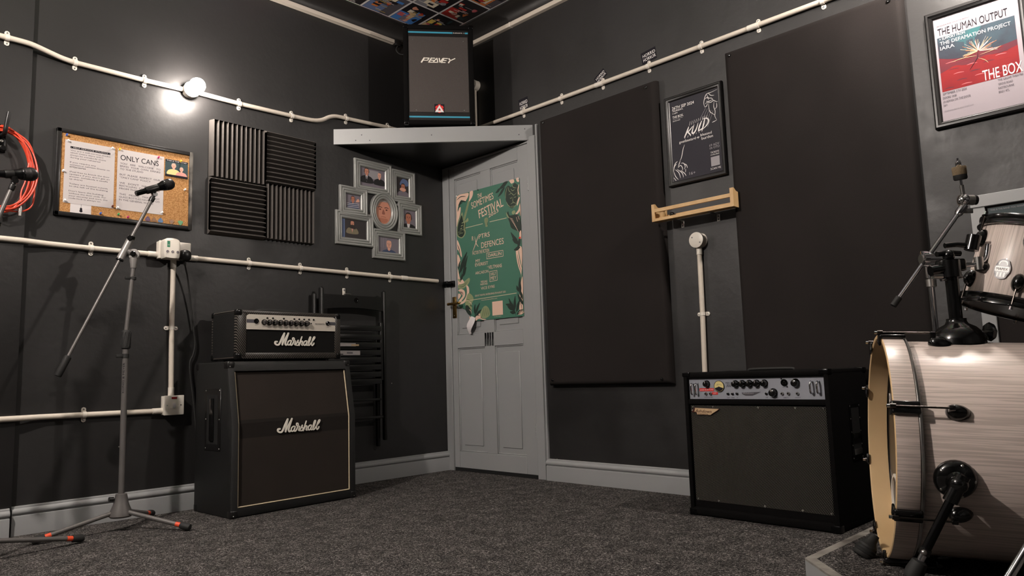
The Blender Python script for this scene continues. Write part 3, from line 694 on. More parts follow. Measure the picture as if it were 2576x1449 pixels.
# ------------------------------------------------------------------ multi photo frame
CX, CZ = -.53, 1.65
t = thing('photo_frame', 'silver seven picture photo frame cluster beside the door', 'photo frame', (CX, 0, CZ))
FP = [(0, .0), (0, .014), (.002, .018), (.006, .020), (.011, .019), (.014, .016), (.0155, .0145), (.017, .017), (.021, .0185), (.026, .018), (.029, .015), (.0305, .0135), (.032, .0155), (.036, .0165), (.040, .016), (.043, .013), (.0455, .010), (.047, .004)]
def rect_ring(m, x0, x1, z0, z1, lift, mt):
    lo = []
    for tt, h in FP: lo.append([(x0 + tt, -h - lift, z0 + tt), (x1 - tt, -h - lift, z0 + tt), (x1 - tt, -h - lift, z1 - tt), (x0 + tt, -h - lift, z1 - tt)])
    lo[0] = [(a, -.001, c) for a, b, c in lo[0]]
    m.loft(lo, mt)
def pic(i, x0, x1, z0, z1, y, bg):
    m = MB(); m.at(CX, CZ); m.box(x0, x1, y, y + .001, z0, z1, bg); w, h = x1 - x0, z1 - z0; cx = (x0 + x1) / 2; Y = y - .0003
    if i == 0:
        m.rect(x0 + w * .35, x0 + w * .75, z0 + h * .45, z0 + h * .92, Y, 'print_grey')
        person(m, x0 + w * .26, z0 + h * .62, h * .34, Y - .0002, 'skin_a', 'hair_dark', 'suit_black', 'shirt_white', tie=True); person(m, x0 + w * .78, z0 + h * .55, h * .30, Y - .0007, 'skin_c', 'hair_grey', 'suit_black', bald=True)
    elif i == 1:
        m.blob([(x0 + w * .3, z0 + h * .6), (x0 + w * .95, z0 + h * .6), (x0 + w * .9, z0 + h * .9), (x0 + w * .5, z0 + h * .95)], Y, 'bg_blue')
        person(m, x0 + w * .55, z0 + h * .32, h * .34, Y - .0002, 'skin_b', 'hair_dark', 'bg_grey'); m.blob([(x0 + w * .3, z0 + h * .3), (x0 + w * .7, z0 + h * .28), (x0 + w * .75, z0 + h * .42), (x0 + w * .35, z0 + h * .44)], Y - .0009, 'skin_c')
    elif i == 2:
        person(m, x0 + w * .5, z0 + h * .48, h * .38, Y - .0002, 'skin_b', 'hair_dark', 'shirt_blue'); [m.stroke([(x0 + w * .1, z0 + h * k), (x0 + w * .9, z0 + h * (k + .05))], h * .035, Y - .0006, 'shirt_white', k=1) for k in (.08, .2, .32)]
        m.blob([(x0 + w * .7, z0 + h * .5), (x0 + w * .95, z0 + h * .55), (x0 + w * .85, z0 + h * .75)], Y - .0007, 'skin_c')
    elif i == 3:
        m.rect(x0, x0 + w * .12, z0, z1, Y, 'bg_blue'); person(m, x0 + w * .42, z0 + h * .62, h * .30, Y - .0002, 'skin_a', 'hair_dark', 'jacket_olive', 'shirt_pink')
        m.blob([(x0 + w * .3, z0 + h * .55), (x0 + w * .55, z0 + h * .5), (x0 + w * .5, z0 + h * .7), (x0 + w * .34, z0 + h * .7)], Y - .0008, 'hair_dark')
    elif i == 4:
        person(m, x0 + w * .42, z0 + h * .28, h * .52, Y - .0002, 'skin_b', 'hair_dark', 'suit_black', 'shirt_white')
    elif i == 5:
        [m.stroke([(x0 + w * k, z0 + h * .3), (x0 + w * k, z1 - h * .03)], w * .012, Y, 'print_grey', k=1) for k in (.12, .25, .38)]
        person(m, x0 + w * .52, z0 + h * .26, h * .56, Y - .0002, 'skin_c', 'hair_grey', 'shirt_blue', bald=True)
    return m
FR = [(-.726, -.450, 1.748, 1.956, 0, 'bg_grey', 'upper frame with two people in dark clothes'), (-.452, -.262, 1.726, 1.938, .0, 'bg_dark', 'frame with a person in a blue cap'),
      (-.832, -.634, 1.592, 1.770, .002, 'bg_grey', 'frame with a person in a striped shirt'), (-.858, -.590, 1.408, 1.614, 0, 'bg_dark', 'frame with a bearded person in an olive jacket'),
      (-.400, -.210, 1.524, 1.730, .0, 'bg_grey', 'small frame with a dark haired person in a bow tie'), (-.596, -.348, 1.346, 1.532, 0, 'bg_grey', 'lowest frame with a bald person')]
for i, (x0, x1, z0, z1, lf_, bg, lb) in enumerate(FR):
    m = MB(); m.at(CX, CZ); rect_ring(m, x0, x1, z0, z1, lf_, 'frame_silver'); s = m.build('frame_section', t, 50); tag(s, lb)
    e = .0465; pc = pic(i, x0 + e, x1 - e, z0 + e, z1 - e, -.004, bg).build('photo', s)
m = MB(); m.at(CX, CZ); ox, oz, rx, rz = -.510, 1.647, .104, .124; lo = []
for tt, h in FP: lo.append([(ox + (rx - tt) * math.cos(2 * PI * k / 48), -(h + .004 if tt else .001), oz + (rz - tt) * math.sin(2 * PI * k / 48)) for k in range(48)])
m.loft(lo, 'frame_silver'); s = m.build('frame_section', t, 50); tag(s, 'oval middle frame with a close-up face')
m = MB(); m.at(CX, CZ); m.lathe((ox, -.004, oz), (0, -1, 0), [(0, .001), (.001, .001)], 'skin_a', 8)
m.poly([(ox + .058 * math.cos(2 * PI * k / 40), oz + .078 * math.sin(2 * PI * k / 40)) for k in range(40)], -.0055, 'skin_a')
m.blob([(ox - .055, oz + .02), (ox - .05, oz + .06), (ox - .02, oz + .078), (ox + .03, oz + .076), (ox + .03, oz + .064), (ox - .02, oz + .062), (ox - .04, oz + .035)], -.0058, 'hair_grey')
for e in (-1, 1):
    m.stroke([(ox + e * .024 - .014, oz + .026), (ox + e * .024, oz + .030), (ox + e * .024 + .014, oz + .026)], .004, -.0060, 'hair_dark'); m.disc(ox + e * .024, oz + .014, .006, -.0060, 'skin_shade', 12, 1.5, .8); m.disc(ox + e * .024, oz + .014, .0035, -.0063, 'ink', 10)
m.blob([(ox - .003, oz + .012), (ox + .004, oz + .012), (ox + .012, oz - .014), (ox - .010, oz - .014)], -.0060, 'skin_shade'); m.stroke([(ox - .018, oz - .034), (ox, oz - .031), (ox + .018, oz - .035)], .005, -.0060, 'skin_b')
m.blob([(ox - .034, oz - .045), (ox, oz - .042), (ox + .034, oz - .045), (ox + .02, oz - .068), (ox - .02, oz - .068)], -.0057, 'skin_b'); m.build('photo', s)
m = MB(); m.at(CX, CZ); m.box(-.60, -.575, -.012, -.001, 1.60, 1.66, 'frame_silver', .003) if False else None
m.box(-.625, -.598, -.010, -.002, 1.588, 1.604, 'frame_silver', .002); m.box(-.41, -.385, -.010, -.002, 1.70, 1.715, 'frame_silver', .002); m.build('link_bar', t)

# ------------------------------------------------------------------ orange cable on its wall hook
t = thing('cable_hook', 'black hook plate with two bolts holding the orange cable', 'wall hook', (-2.52, -.028, 1.70))
m = MB(); m.box(-.02, .012, -.012, 0, -.075, .05, 'black_metal', .003); m.build('hook_plate', t)
m = MB(); m.tube(smooth([(-.004, -.012, .0), (-.004, -.07, -.004), (-.002, -.082, .03), (.004, -.088, .085)], 4), .009, 'black_plastic'); m.build('hook_arm', t)
for z in (-.025, -.052):
    m = MB(); m.lathe((-.004, -.012, z), (0, -1, 0), [(0, .006), (.004, .006), (.0045, .003), (.006, .003)], 'steel', 10); m.build('bolt', t)
m = MB(); m.lathe((0, -.012, -.062), (0, -1, 0), [(0, .011), (.02, .013), (.028, .009)], 'black_gloss', 12); m.build('knob', t)
t = thing('coiled_cable', 'coil of bright orange microphone cable hanging on the wall', 'cable', (-2.524, -.065, 1.705))
m = MB()
rnd = random.Random(3)
allp = []
for k in range(8):
    a0 = .010 * k; cx_, w_, hh = rnd.uniform(-.010, .008), .106 + rnd.uniform(-.006, .014), .178 + rnd.uniform(-.012, .014)
    for j in range(16):
        a = PI / 2 - 2 * PI * j / 16; sq = 1 + .12 * math.sin(a * 2)
        yb = -.012 + .022 * math.sin(k * 1.7 + j * .4)
        x_ = cx_ + w_ * math.cos(a) * (1 if math.sin(a) > 0 else 1.02); z_ = -.162 + hh * math.sin(a) + (rnd.uniform(-.004, .004))
        allp.append((x_, yb * (.4 if math.sin(a) > .8 else 1), z_))
m.tube(smooth(allp, 4), .0034, 'orange_cable', 8, True)
m.tube(smooth([(.100, -.01, -.10), (.115, -.015, -.17), (.122, -.01, -.25), (.112, -.01, -.31), (.07, -.015, -.338), (.0, -.015, -.335), (-.05, -.015, -.30)], 5), .0034, 'orange_cable', 8)
m.tube(smooth([(.095, -.02, -.12), (.085, -.024, -.20), (.072, -.022, -.25), (.070, -.022, -.298)], 5), .0034, 'orange_cable', 8)
m.build('cable_loops', t)
m = MB(); m.lathe((.070, -.022, -.292), (0, 0, -1), [(0, .0045), (.026, .0065), (.027, .0085), (.050, .0085), (.051, .0075), (.066, .0075)], 'steel', 16); m.lathe((.070, -.022, -.290), (0, 0, -1), [(0, .004), (.024, .0068)], 'black_rubber', 12); c = m.build('plug_connector', t); tag(c, 'silver cable connector')

# ------------------------------------------------------------------ microphones and stands
def mic(name, label, a, d_, loc, group=None):
    """a: tail, d_: unit direction to the head (world)"""
    t = thing(name, label, 'microphone', tuple(a), 0, group); D = Vector(d_).normalized()
    m = MB(); m.lathe((0, 0, 0), D, [(0, .010), (.002, .0115), (.05, .0125), (.105, .0165), (.122, .0195), (.128, .0225), (.131, .0225)], 'black_metal', 24); m.build('mic_body', t)
    m = MB(); m.lathe(D * .131, D, [(0, .0225), (.004, .0245), (.007, .0245), (.009, .023)], 'black_gloss', 24); m.build('collar_ring', t)
    m = MB(); m.lathe(D * .139, D, [(0, .0235), (.008, .0258), (.018, .0262), (.019, .0268), (.022, .0268), (.023, .0262), (.032, .0245), (.040, .019), (.046, .010), (.048, .002)], 'mic_mesh', 24); m.build('mesh_grille', t)
    return t
perforated('mic_mesh', (52, 50, 50), .0022, .5, .4, (12, 12, 12))
def stand(label, C0, rad, angs, top, tail, clip_, mic_dir, sleeve_z, group):
    t = thing('microphone_stand', label, 'microphone stand', (C0[0], C0[1], 0), 0, group)
    def l(p): return Vector(p) - Vector((C0[0], C0[1], 0))
    J = l(top)
    m = MB(); m.lathe((0, 0, .058), (0, 0, 1), [(0, .041), (.006, .046), (.020, .044), (.055, .030), (.085, .024), (.096, .022), (.098, .016)], 'stand_grey', 24); m.build('base_cone', t)
    m = MB(); m.rod((-.03, .0, .135), (-.048, .0, .137), .010, 'black_plastic', 12); m.build('base_knob', t)
    for a in angs:
        dx, dy = math.cos(R(a)), math.sin(R(a))
        m = MB(); p0 = Vector((dx * .035, dy * .035, .078)); p1 = Vector((dx * (rad - .05), dy * (rad - .05), .026)); m.rod(p0, p1, .0092, 'stand_grey', 14)
        lg = m.build('leg', t)
        dd = (p1 - p0).normalized()
        m = MB(); m.rod(p1 - dd * .012, p1 + dd * .012, .0098, 'orange_band', 14); m.build('orange_band', lg)
        m = MB(); m.lathe(p1 + dd * .010, dd, [(0, .0125), (.004, .014), (.034, .015), (.043, .013), (.045, .009)], 'black_rubber', 16); m.build('rubber_foot', lg)
    sl = sleeve_z
    m = MB(); m.rod((0, 0, .14), (0, 0, sl - .02), .0125, 'stand_grey', 18)
    lt = m.build('lower_tube', t)
    m = MB(Matrix.Rotation(R(-44), 4, 'Z') @ Matrix.Translation((0, -.0128, 0)) @ Matrix.Rotation(R(-90), 4, 'Y') @ Matrix.Rotation(0, 4, 'X')); m.text('KONIG & MEYER', .58, -.004, .71, -.004, .008, 0, 'ink', bold=.02); m.build('maker_lettering', lt)
    m = MB(); m.lathe((0, 0, sl - .085), (0, 0, 1), [(0, .0125), (.002, .0142), (.018, .0142), (.02, .0125)], 'black_rubber', 16); m.box(-.038, -.010, -.008, .008, sl - .083, sl - .069, 'black_rubber', .003); m.build('cable_clip', t)
    m = MB(); pr = [(0, .014), (.004, .0185), (.02, .0195), (.06, .0195), (.078, .0175), (.083, .013)]; m.lathe((0, 0, sl - .045), (0, 0, 1), pr, 'black_rubber', 20)
    for k in range(10):
        a = 2 * PI * k / 10; m.rod((.0192 * math.cos(a), .0192 * math.sin(a), sl - .035), (.0192 * math.cos(a + .5), .0192 * math.sin(a + .5), sl + .028), .0016, 'black_rubber', 6)
    m.build('clutch_grip', t)
    m = MB(); m.rod((0, 0, sl + .03), (J.x, J.y, J.z - .05), .0092, 'stand_grey', 16); m.build('upper_tube', t)
    m = MB(); m.lathe((J.x, J.y, J.z - .115), (0, 0, 1), [(0, .009), (.002, .0125), (.014, .0125), (.016, .009)], 'black_rubber', 14); m.box(J.x - .034, J.x - .008, -.007, .007, J.z - .113, J.z - .101, 'black_rubber', .003); m.build('cable_clip', t)
    # swivel joint
    m = MB(); m.lathe((J.x, J.y, J.z - .062), (0, 0, 1), [(0, .0115), (.003, .0125), (.020, .014), (.038, .017), (.05, .017)], 'stand_grey_light', 20)
    vd = Vector((C.x - top[0], C.y - top[1], 0)).normalized() if False else Vector((-.45, -.89, 0))
    m.lathe(Vector((J.x, J.y, J.z)) - vd * .012, vd, [(0, .022), (.002, .024), (.022, .024), (.024, .022)], 'stand_grey_light', 24); m.build('swivel_joint', t)
    m = MB(); m.lathe(Vector((J.x, J.y, J.z)) + vd * .012, vd, [(0, .010), (.012, .012), (.016, .009)], 'black_gloss', 16); m.build('joint_knob', t)
    T, K = l(tail), l(clip_); D = (K - T).normalized()
    s_ = (J - T).dot(D); onb = T + D * s_
    m = MB(); m.rod(T + D * .03, onb - D * .03, .0068, 'stand_grey', 14); m.rod(onb + D * .02, K, .0078, 'stand_grey', 14); m.build('boom_arm', t)
    m = MB(); m.rod(onb - D * .048, onb + D * .062, .0155, 'stand_grey_light', 18); m.rod(onb + D * .055, onb + D * .068, .017, 'black_gloss', 18); m.rod(onb - D * .052, onb - D * .046, .0165, 'black_plastic', 18)
    m.lathe(onb + D * .058 + vd * .010, vd, [(0, .012), (.012, .0125), (.015, .010)], 'black_gloss', 16); m.rod(Vector((J.x, J.y, J.z)), onb, .014, 'stand_grey_light', 14); m.build('boom_clamp', t)
    m = MB(); m.lathe(T - D * .02, D, [(0, .0125), (.004, .0145), (.085, .0145), (.09, .0105)], 'black_rubber', 18); m.build('counterweight', t)
    # clip
    Md = Vector(mic_dir).normalized()
    m = MB(); m.lathe(K - D * .002, D, [(0, .011), (.006, .012), (.020, .012), (.024, .008)], 'black_plastic', 16)
    hub = K + D * .036; sd = D.cross(Md).normalized(); m.rod(hub - sd * .011, hub + sd * .011, .0105, 'black_gloss', 16); m.rod(K + D * .015, hub, .008, 'black_plastic', 12)
    cc = hub + D.lerp(Vector((-Md.z * 0, 0, 1)), .5).normalized() * .020
    U = (D - Md * D.dot(Md)).normalized()
    lo = []
    for q in (-.030, -.026, .026, .030):
        k_ = 1.0 if abs(q) < .028 else .93
        lo.append([hub + U * .026 + Md * q + (U * math.cos(2 * PI * i / 20) + sd * math.sin(2 * PI * i / 20)) * .0165 * k_ for i in range(20)])
    m.loft(lo, 'black_plastic', True, True, True)
    m.tube([hub, hub + U * .016], [.010, .016], 'black_plastic', 14)
    m.build('mic_clip', t)
    w = Vector((C0[0], C0[1], 0)); return t, w + hub + U * .026, Md
Cc = Vector((-3.16956431, -3.72127234, 0.61363401)); C = Cc
t1, h1, d1 = stand('grey boom microphone stand in front of the cork board', (-2.080, -.285), .318, (-54, 180, 48), (-2.058, -.285, 1.190), (-2.329, -.29, .677), (-1.992, -.285, 1.443), (.90, .05, .43), .815, 'grey boom microphone stands')
mic('microphone', 'black handheld microphone on the stand in front of the cork board', h1 - d1 * .078, d1, None, 'black microphones')
t2, h2, d2 = stand('grey boom microphone stand mostly beyond the picture edge by the orange cable', (-2.628, -.50), .384, (14.3, 134, 254), (-2.640, -.50, 1.17), (-2.735, -.49, .80), (-2.568, -.505, 1.360), (.97, .05, .17), .80, 'grey boom microphone stands')
mic('microphone', 'black microphone in front of the orange cable coil', h2 - d2 * .105, d2, None, 'black microphones')

# ------------------------------------------------------------------ guitar amp stack
def frame_tx(loc, rz): return Matrix.Translation(loc) @ Matrix.Rotation(rz, 4, 'Z')
def front_left(fl, w, dp, rot, z=0):
    r = R(rot); ux = Vector((math.cos(r), math.sin(r), 0)); uy = Vector((-math.sin(r), math.cos(r), 0))
    return Vector((*fl, z)) + ux * w / 2 + uy * dp / 2
MARSHALL = [[(1090, 600), (1062, 604), (1060, 630), (1092, 648), (1130, 634), (1172, 548), (1213, 472)], [(1213, 472), (1192, 560), (1180, 645)], [(1180, 645), (1225, 555), (1280, 470)], [(1280, 470), (1240, 580), (1228, 625), (1240, 648), (1262, 640)],
            [(1332, 585), (1305, 580), (1276, 602), (1272, 635), (1288, 650), (1312, 636), (1334, 588)], [(1334, 588), (1318, 636), (1330, 652), (1352, 636), (1382, 575), (1378, 545), (1360, 540), (1354, 560), (1368, 580), (1392, 586)], [(1392, 586), (1405, 592), (1388, 640)],
            [(1400, 650), (1432, 608), (1450, 575)], [(1450, 575), (1448, 600), (1464, 624), (1450, 650), (1422, 652)], [(1516, 520), (1490, 590), (1468, 655)], [(1474, 640), (1500, 596), (1524, 590), (1524, 612), (1512, 645), (1530, 650)],
            [(1606, 588), (1580, 584), (1552, 606), (1548, 636), (1562, 652), (1586, 638), (1608, 590)], [(1608, 590), (1594, 636), (1606, 652), (1630, 632), (1664, 560), (1672, 526), (1658, 524), (1640, 570), (1626, 625), (1634, 652), (1654, 646)],
            [(1654, 646), (1690, 600), (1738, 545), (1746, 520), (1728, 524), (1700, 580), (1688, 630), (1698, 654), (1724, 634), (1730, 616)]]
def script_logo(m, strokes, cx, cz, w, y, mt, th, wd):
    xs = [p[0] for s_ in strokes for p in s_]; k = w / (max(xs) - min(xs)); mx_ = (max(xs) + min(xs)) / 2; mz = 562
    for i, s_ in enumerate(strokes): m.stroke([(cx + (x - mx_) * k, cz - (z - mz) * k) for x, z in s_], wd * (1.45 if i in (0, 1, 3) else 1), y - .0001 * (i % 3), mt, th, 5)

W, D_, H = .678, .372, .708
c0 = front_left((-1.676, -.442), W, D_, 1.6)
t = thing('speaker_cabinet', 'black guitar speaker cabinet with white piping standing on the carpet', 'speaker cabinet', c0, R(2.5))
def sp(x): return x
hw, hd = W / 2, D_ / 2
def yf(z): return -hd + (0 if z <= .42 else (z - .42) / (H - .42) * .052)
prof = [(0, 0), (.42, 0), (H, 1)]
def side_loop(x, inset=0, r=.016):
    P = [(-hd + inset, .0 + inset), (-hd + inset, .42), (yf(H) + inset, H - inset), (hd - inset, H - inset), (hd - inset, 0 + inset)]
    out = []
    for i, p in enumerate(P):     # rounded corners
        a, b = Vector(P[i - 1]), Vector(P[(i + 1) % 5]); p = Vector(p)
        if i == 1: out += [tuple(p)]; continue
        d0, d1_ = (a - p).normalized(), (b - p).normalized()
        for k in range(5):
            q = k / 4; A_, B_ = p + d0 * r, p + d1_ * r
            out.append(tuple((1 - q) ** 2 * A_ + 2 * q * (1 - q) * p + q * q * B_))
    return [(x, y, z) for y, z in out]
m = MB()
fwid = .031
for s in (-1, 1):
    xa, xb = s * hw, s * (hw - fwid)
    lo = [side_loop(xa - s * .0, .007), side_loop(xa - s * .002, .002), side_loop(xa - s * .008, 0), side_loop(xb, 0)]
    m.loft(lo, 'tolex', True, True, True)
def beam(z0, z1, y1):
    m.loft([[(s * (hw - fwid), yf(z0), z0), (s * (hw - fwid), yf(z1), z1), (s * (hw - fwid), y1, z1), (s * (hw - fwid), y1, z0)] for s in (-1, 1)], 'tolex')
def rounded_beam(pts):
    m.loft([[(s * (hw - fwid + .001), y, z) for y, z in pts] for s in (-1, 1)], 'tolex', True, True, True)
ft = yf(H)
rounded_beam([(yf(H - .045), H - .045), (yf(H - .02), H - .018), (ft + .004, H - .005), (ft + .014, H), (hd - .01, H), (hd, H - .01), (hd, H - .045)])
rounded_beam([(-hd, .042), (-hd, .014), (-hd + .004, .005), (-hd + .014, 0), (hd - .01, 0), (hd, .01), (hd, .042)])
m.box(-hw + fwid, hw - fwid, hd - .018, hd - .001, .04, H - .04, 'tolex')
m.build('cabinet', t)
m = MB(); xi = hw - fwid
bz = [(.042, 'grille_cloth'), (.352, 'grille_band'), (.42, 'grille_band'), (.436, 'grille_cloth'), (H - .045, None)]
for (z0, mt), (z1, _) in zip(bz, bz[1:]):
    ext = .002 if mt == 'grille_band' else 0
    m.face([(-xi, yf(z0) + .014, z0), (xi, yf(z0) + .014, z0), (xi, yf(z1) + .014, z1), (-xi, yf(z1) + .014, z1)], mt)
m.box(-xi, xi, -hd + .06, -hd + .075, .042, H - .045, 'dark'); m.build('grille_cloth', t)
m = MB(); e = .0045
P = [(-xi + e, yf(.047) + .009, .046), (xi - e, yf(.047) + .009, .046), (xi - e, yf(.42) + .009, .42), (xi - e, yf(H - .05) + .009, H - .05), (-xi + e, yf(H - .05) + .009, H - .05), (-xi + e, yf(.42) + .009, .42), (-xi + e, yf(.047) + .009, .046)]
for a, b in zip(P, P[1:]): 
    if abs(a[2] - (H - .05)) < .001 and abs(b[2] - (H - .05)) < .001: continue
    m.rod(a, b, .0032, 'piping', 8)
m.build('white_piping', t)
for s in (-1, 1):
    for zz in (0, 1):
        m = MB(); y0 = -hd if zz == 0 else ft
        z0, z1 = (-.001, .038) if zz == 0 else (H - .038, H + .0015)
        m.box(s * hw - .0015 if s < 0 else hw - .036, -hw + .036 if s < 0 else hw + .0015, y0 - .002 + (0 if zz == 0 else -.004), y0 + .038, z0, z1, 'black_plastic', .009, 3)
        m.lathe((s * (hw - .012), y0 - .002 - (.004 if zz else 0), z0 + .012 if zz == 0 else z1 - .026), (0, -1, 0), [(0, .003), (.001, .002)], 'steel', 8); m.build('corner_cap', t)
        m = MB(); m.box(s * hw - .0015 if s < 0 else hw - .036, -hw + .036 if s < 0 else hw + .0015, hd - .036, hd + .0015, z0, z1, 'black_plastic', .009, 3); m.build('corner_cap', t)
for s in (-1, 1):
    m = MB(); x = s * hw; yc = -.0
    m.box(min(x, x + s * .003), max(x, x + s * .003), -.078, .078, .295, .585, 'black_plastic', .001, 1)
    h_ = m.build('recessed_handle', t)
    m = MB(); m.box(min(x + s * .003, x + s * .0035), max(x + s * .003, x + s * .0035), -.055, .055, .325, .555, 'dark'); m.build('handle_recess', h_)
    m = MB(); m.box(min(x + s * .003, x + s * .012), max(x + s * .003, x + s * .012), -.018, .018, .34, .54, 'black_gloss', .004); m.build('grip', h_)
    m = MB()
    for yy in (-.068, .068):
        for zz in (.305, .44, .575): m.lathe((x + s * .003, yy, zz), (s, 0, 0), [(0, .004), (.0012, .003)], 'steel', 8)
    m.build('screw', h_)
m = MB(); script_logo(m, MARSHALL, .012, .395, .232, -hd + .006, 'logo_white', .003, .0058); lg = m.build('script_logo', t); tag(lg, 'white script lettering')
for x in (-.27, .27):
    for y in (-.13, .13):
        m = MB(); m.lathe((x, y, .0), (0, 0, -1), [(0, .012), (.0005, .012)], 'black_rubber', 12); m.bm.free()

# amp head
w, dp, h = .592, .265, .238
rot = 2.5; c1 = front_left((-1.602, -.333), w, dp, rot, H + .013)
t = thing('amplifier_head', 'black guitar amplifier head with silver control strip on top of the speaker cabinet', 'amplifier', c1, R(rot))
hw, hd = w / 2, dp / 2
m = MB(); bd = .022
m.box(-hw, hw, -hd + .004, hd, 0, bd + .010, 'carbon_trim', .006); m.box(-hw, hw, -hd + .004, hd, h - bd, h, 'carbon_trim', .006)
m.box(-hw, -hw + .052, -hd + .004, hd, 0.004, h - .004, 'carbon_trim', .006); m.box(hw - .038, hw, -hd + .004, hd, .004, h - .004, 'carbon_trim', .006)
m.box(-hw + .03, hw - .03, -hd + .03, hd - .004, .01, h - .01, 'tolex')
for s in (-1, 1): m.box(s * hw - .001, s * hw + .001, -hd + .028, hd - .02, .012, h - .012, 'tolex')
m.build('cabinet', t)
px0, px1 = -hw + .050, hw - .036; pw = px1 - px0; zt, zp = h - .020, h * .605
def X(px): return px0 + (px - 590) / 1535 * pw
m = MB(); m.prism([(px0, zp), (px1, zp), (px1, zt - .008), (px1 - .012, zt), (px0 + .012, zt), (px0, zt - .008)], -hd + .002, -hd + .03, 'brushed_silver')
for a, b in ((590, 735), (1985, 2125)): m.box(X(a), X(b), -hd + .0015, -hd + .004, zp + .032, zp + .049, 'slate_grey')
m.text('MG100HCFX', X(1748), zp + .032, X(1925), zp + .032, .008, -hd + .0015, 'ink', bold=.008)
for i, pxx in enumerate([870 + 91 * k for k in range(9)]): m.text(('GAIN', 'VOL', 'BASS', 'MID', 'TREB', 'REV', 'FX', 'DELAY', 'MASTER')[i], X(pxx) - .010, zp + .014, X(pxx) + .010, zp + .014, .0035, -hd + .0015, 'ink_soft')
m.text('INPUT', X(740) - .007, zp + .020, X(740) + .007, zp + .020, .0035, -hd + .0015, 'ink_soft'); m.text('POWER', X(1980) - .007, zp + .020, X(1980) + .007, zp + .020, .0035, -hd + .0015, 'ink_soft')
cp_ = m.build('control_panel', t); tag(cp_, 'brushed silver control strip')
for k in range(9):
    m = MB(); x = X(868 + 91 * k); m.lathe((x, -hd + .002, zp + .037), (0, -1, 0), [(0, .0145), (.004, .0145), (.005, .0125), (.0135, .0115)], 'black_gloss', 20); m.lathe((x, -hd - .0115, zp + .037), (0, -1, 0), [(0, .0105), (.003, .0100), (.0034, .008)], 'chrome', 20); m.build('knob', cp_)
for pxx in (917, 1010, 1193, 1373, 1460, 1547, 1633, 1718):
    m = MB(); m.lathe((X(pxx), -hd + .002, zp + .058), (0, -1, 0), [(0, .0045), (.003, .0045), (.0035, .003)], 'black_gloss', 12); m.build('button', cp_)
m = MB(); m.lathe((X(740), -hd + .002, zp + .041), (0, -1, 0), [(0, .0125), (.004, .0125), (.004, .006), (.001, .005)], 'black_gloss', 20); m.build('input_jack', cp_)
m = MB(); m.lathe((X(1980), -hd + .002, zp + .041), (0, -1, 0), [(0, .0125), (.005, .0115), (.006, .008), (.004, .003)], 'black_gloss', 20); m.build('power_button', cp_)
m = MB(); m.lathe((X(1677), -hd + .002, zp + .038), (0, -1, 0), [(0, .0035), (.001, .0035)], 'dark', 12); m.build('headphone_jack', cp_)
m = MB(); m.box(px0, px1, -hd + .008, -hd + .03, .030, zp - .0005, 'fret_cloth'); m.build('fret_cloth', t)
m = MB(); k = pw / 1535; script_logo(m, MARSHALL, X(1400), .030 + .068, 690 * k, -hd + .002, 'logo_white', .003, .0062); lg = m.build('script_logo', t); tag(lg, 'white script lettering')
for sx in (-1, 1):
    for sy in (-1, 1):
        for z in (0, h):
            m = MB(); a = sx * hw; b = sy * hd + (.004 if sy < 0 else 0)
            m.box(min(a + sx * .003, a - sx * .030), max(a + sx * .003, a - sx * .030), min(b + sy * .003, b - sy * .030), max(b + sy * .003, b - sy * .030), -.003 if z == 0 else h - .030, .030 if z == 0 else h + .003, 'black_gloss', .009, 3); m.build('corner_cap', t)
for sx in (-.22, .22):
    for sy in (-.08, .08):
        m = MB(); m.lathe((sx, sy, .0), (0, 0, -1), [(0, .014), (.0125, .012)], 'black_rubber', 16); m.build('rubber_foot', t)
m = MB()
m.tube(smooth([(-.13, 0, h + .002), (-.10, 0, h + .012), (0, 0, h + .014), (.10, 0, h + .012), (.13, 0, h + .002)], 5), .009, 'black_rubber', 10)
for x in (-.14, .14): m.box(x - .025, x + .025, -.016, .016, h, h + .009, 'black_gloss', .003)
m.build('carry_handle', t)

# ------------------------------------------------------------------ bass combo
W, D_, H = .622, .362, .592
fl = Vector((-.410, -2.03, 0)); rz = R(-91.5); ux = Vector((math.cos(rz), math.sin(rz), 0)); uy = Vector((-math.sin(rz), math.cos(rz), 0))
t = thing('bass_amplifier', 'black carpet covered bass combo amplifier with perforated steel front beside the drums', 'amplifier', fl + ux * W / 2 + uy * D_ / 2, rz)
hw, hd = W / 2, D_ / 2; th = .020
m = MB()
m.box(-hw, -hw + th, -hd, hd, 0.002, H, 'carpet_black', .006); m.box(hw - th, hw, -hd, hd, .002, H, 'carpet_black', .006)
m.box(-hw, hw, -hd, hd, H - .026, H + .0, 'carpet_black', .010, 3); m.box(-hw, hw, -hd - .002, hd, .001, .034, 'carpet_black', .010, 3)
m.box(-hw + .01, hw - .01, -hd + .004, hd - .01, H - .134, H - .112, 'carpet_black', .005); m.box(-hw + .01, hw - .01, hd - .02, hd - .002, .01, H - .01, 'carpet_black')
m.box(-hw + th, hw - th, -hd + .012, -hd + .02, .03, .062, 'carpet_black'); m.build('cabinet', t)
m = MB(); x0, x1 = -hw + th, hw - th; zb, zt = .478, H - .027
m.box(x0, x1, -hd + .016, -hd + .05, zb - .005, zt, 'amp_grey')
def fx(px): return x0 + (px - 150) / 2275 * (x1 - x0)
def fz(px, py): k = (px - 150) / 2275; return zt - (py - 170 - 10 * k) / (325 + 40 * k) * (zt - zb)
Y = -hd + .0155
m.text('MAG', fx(825), fz(825, 262), fx(925), fz(925, 262), .007, Y, 'ink', bold=.01); m.text('300', fx(832), fz(832, 312), fx(928), fz(928, 312), .011, Y, 'ink', shear=.3)
wing = [(1095, 405), (1420, 400), (1330, 440), (1280, 458), (1160, 455), (1150, 432), (1105, 428)]
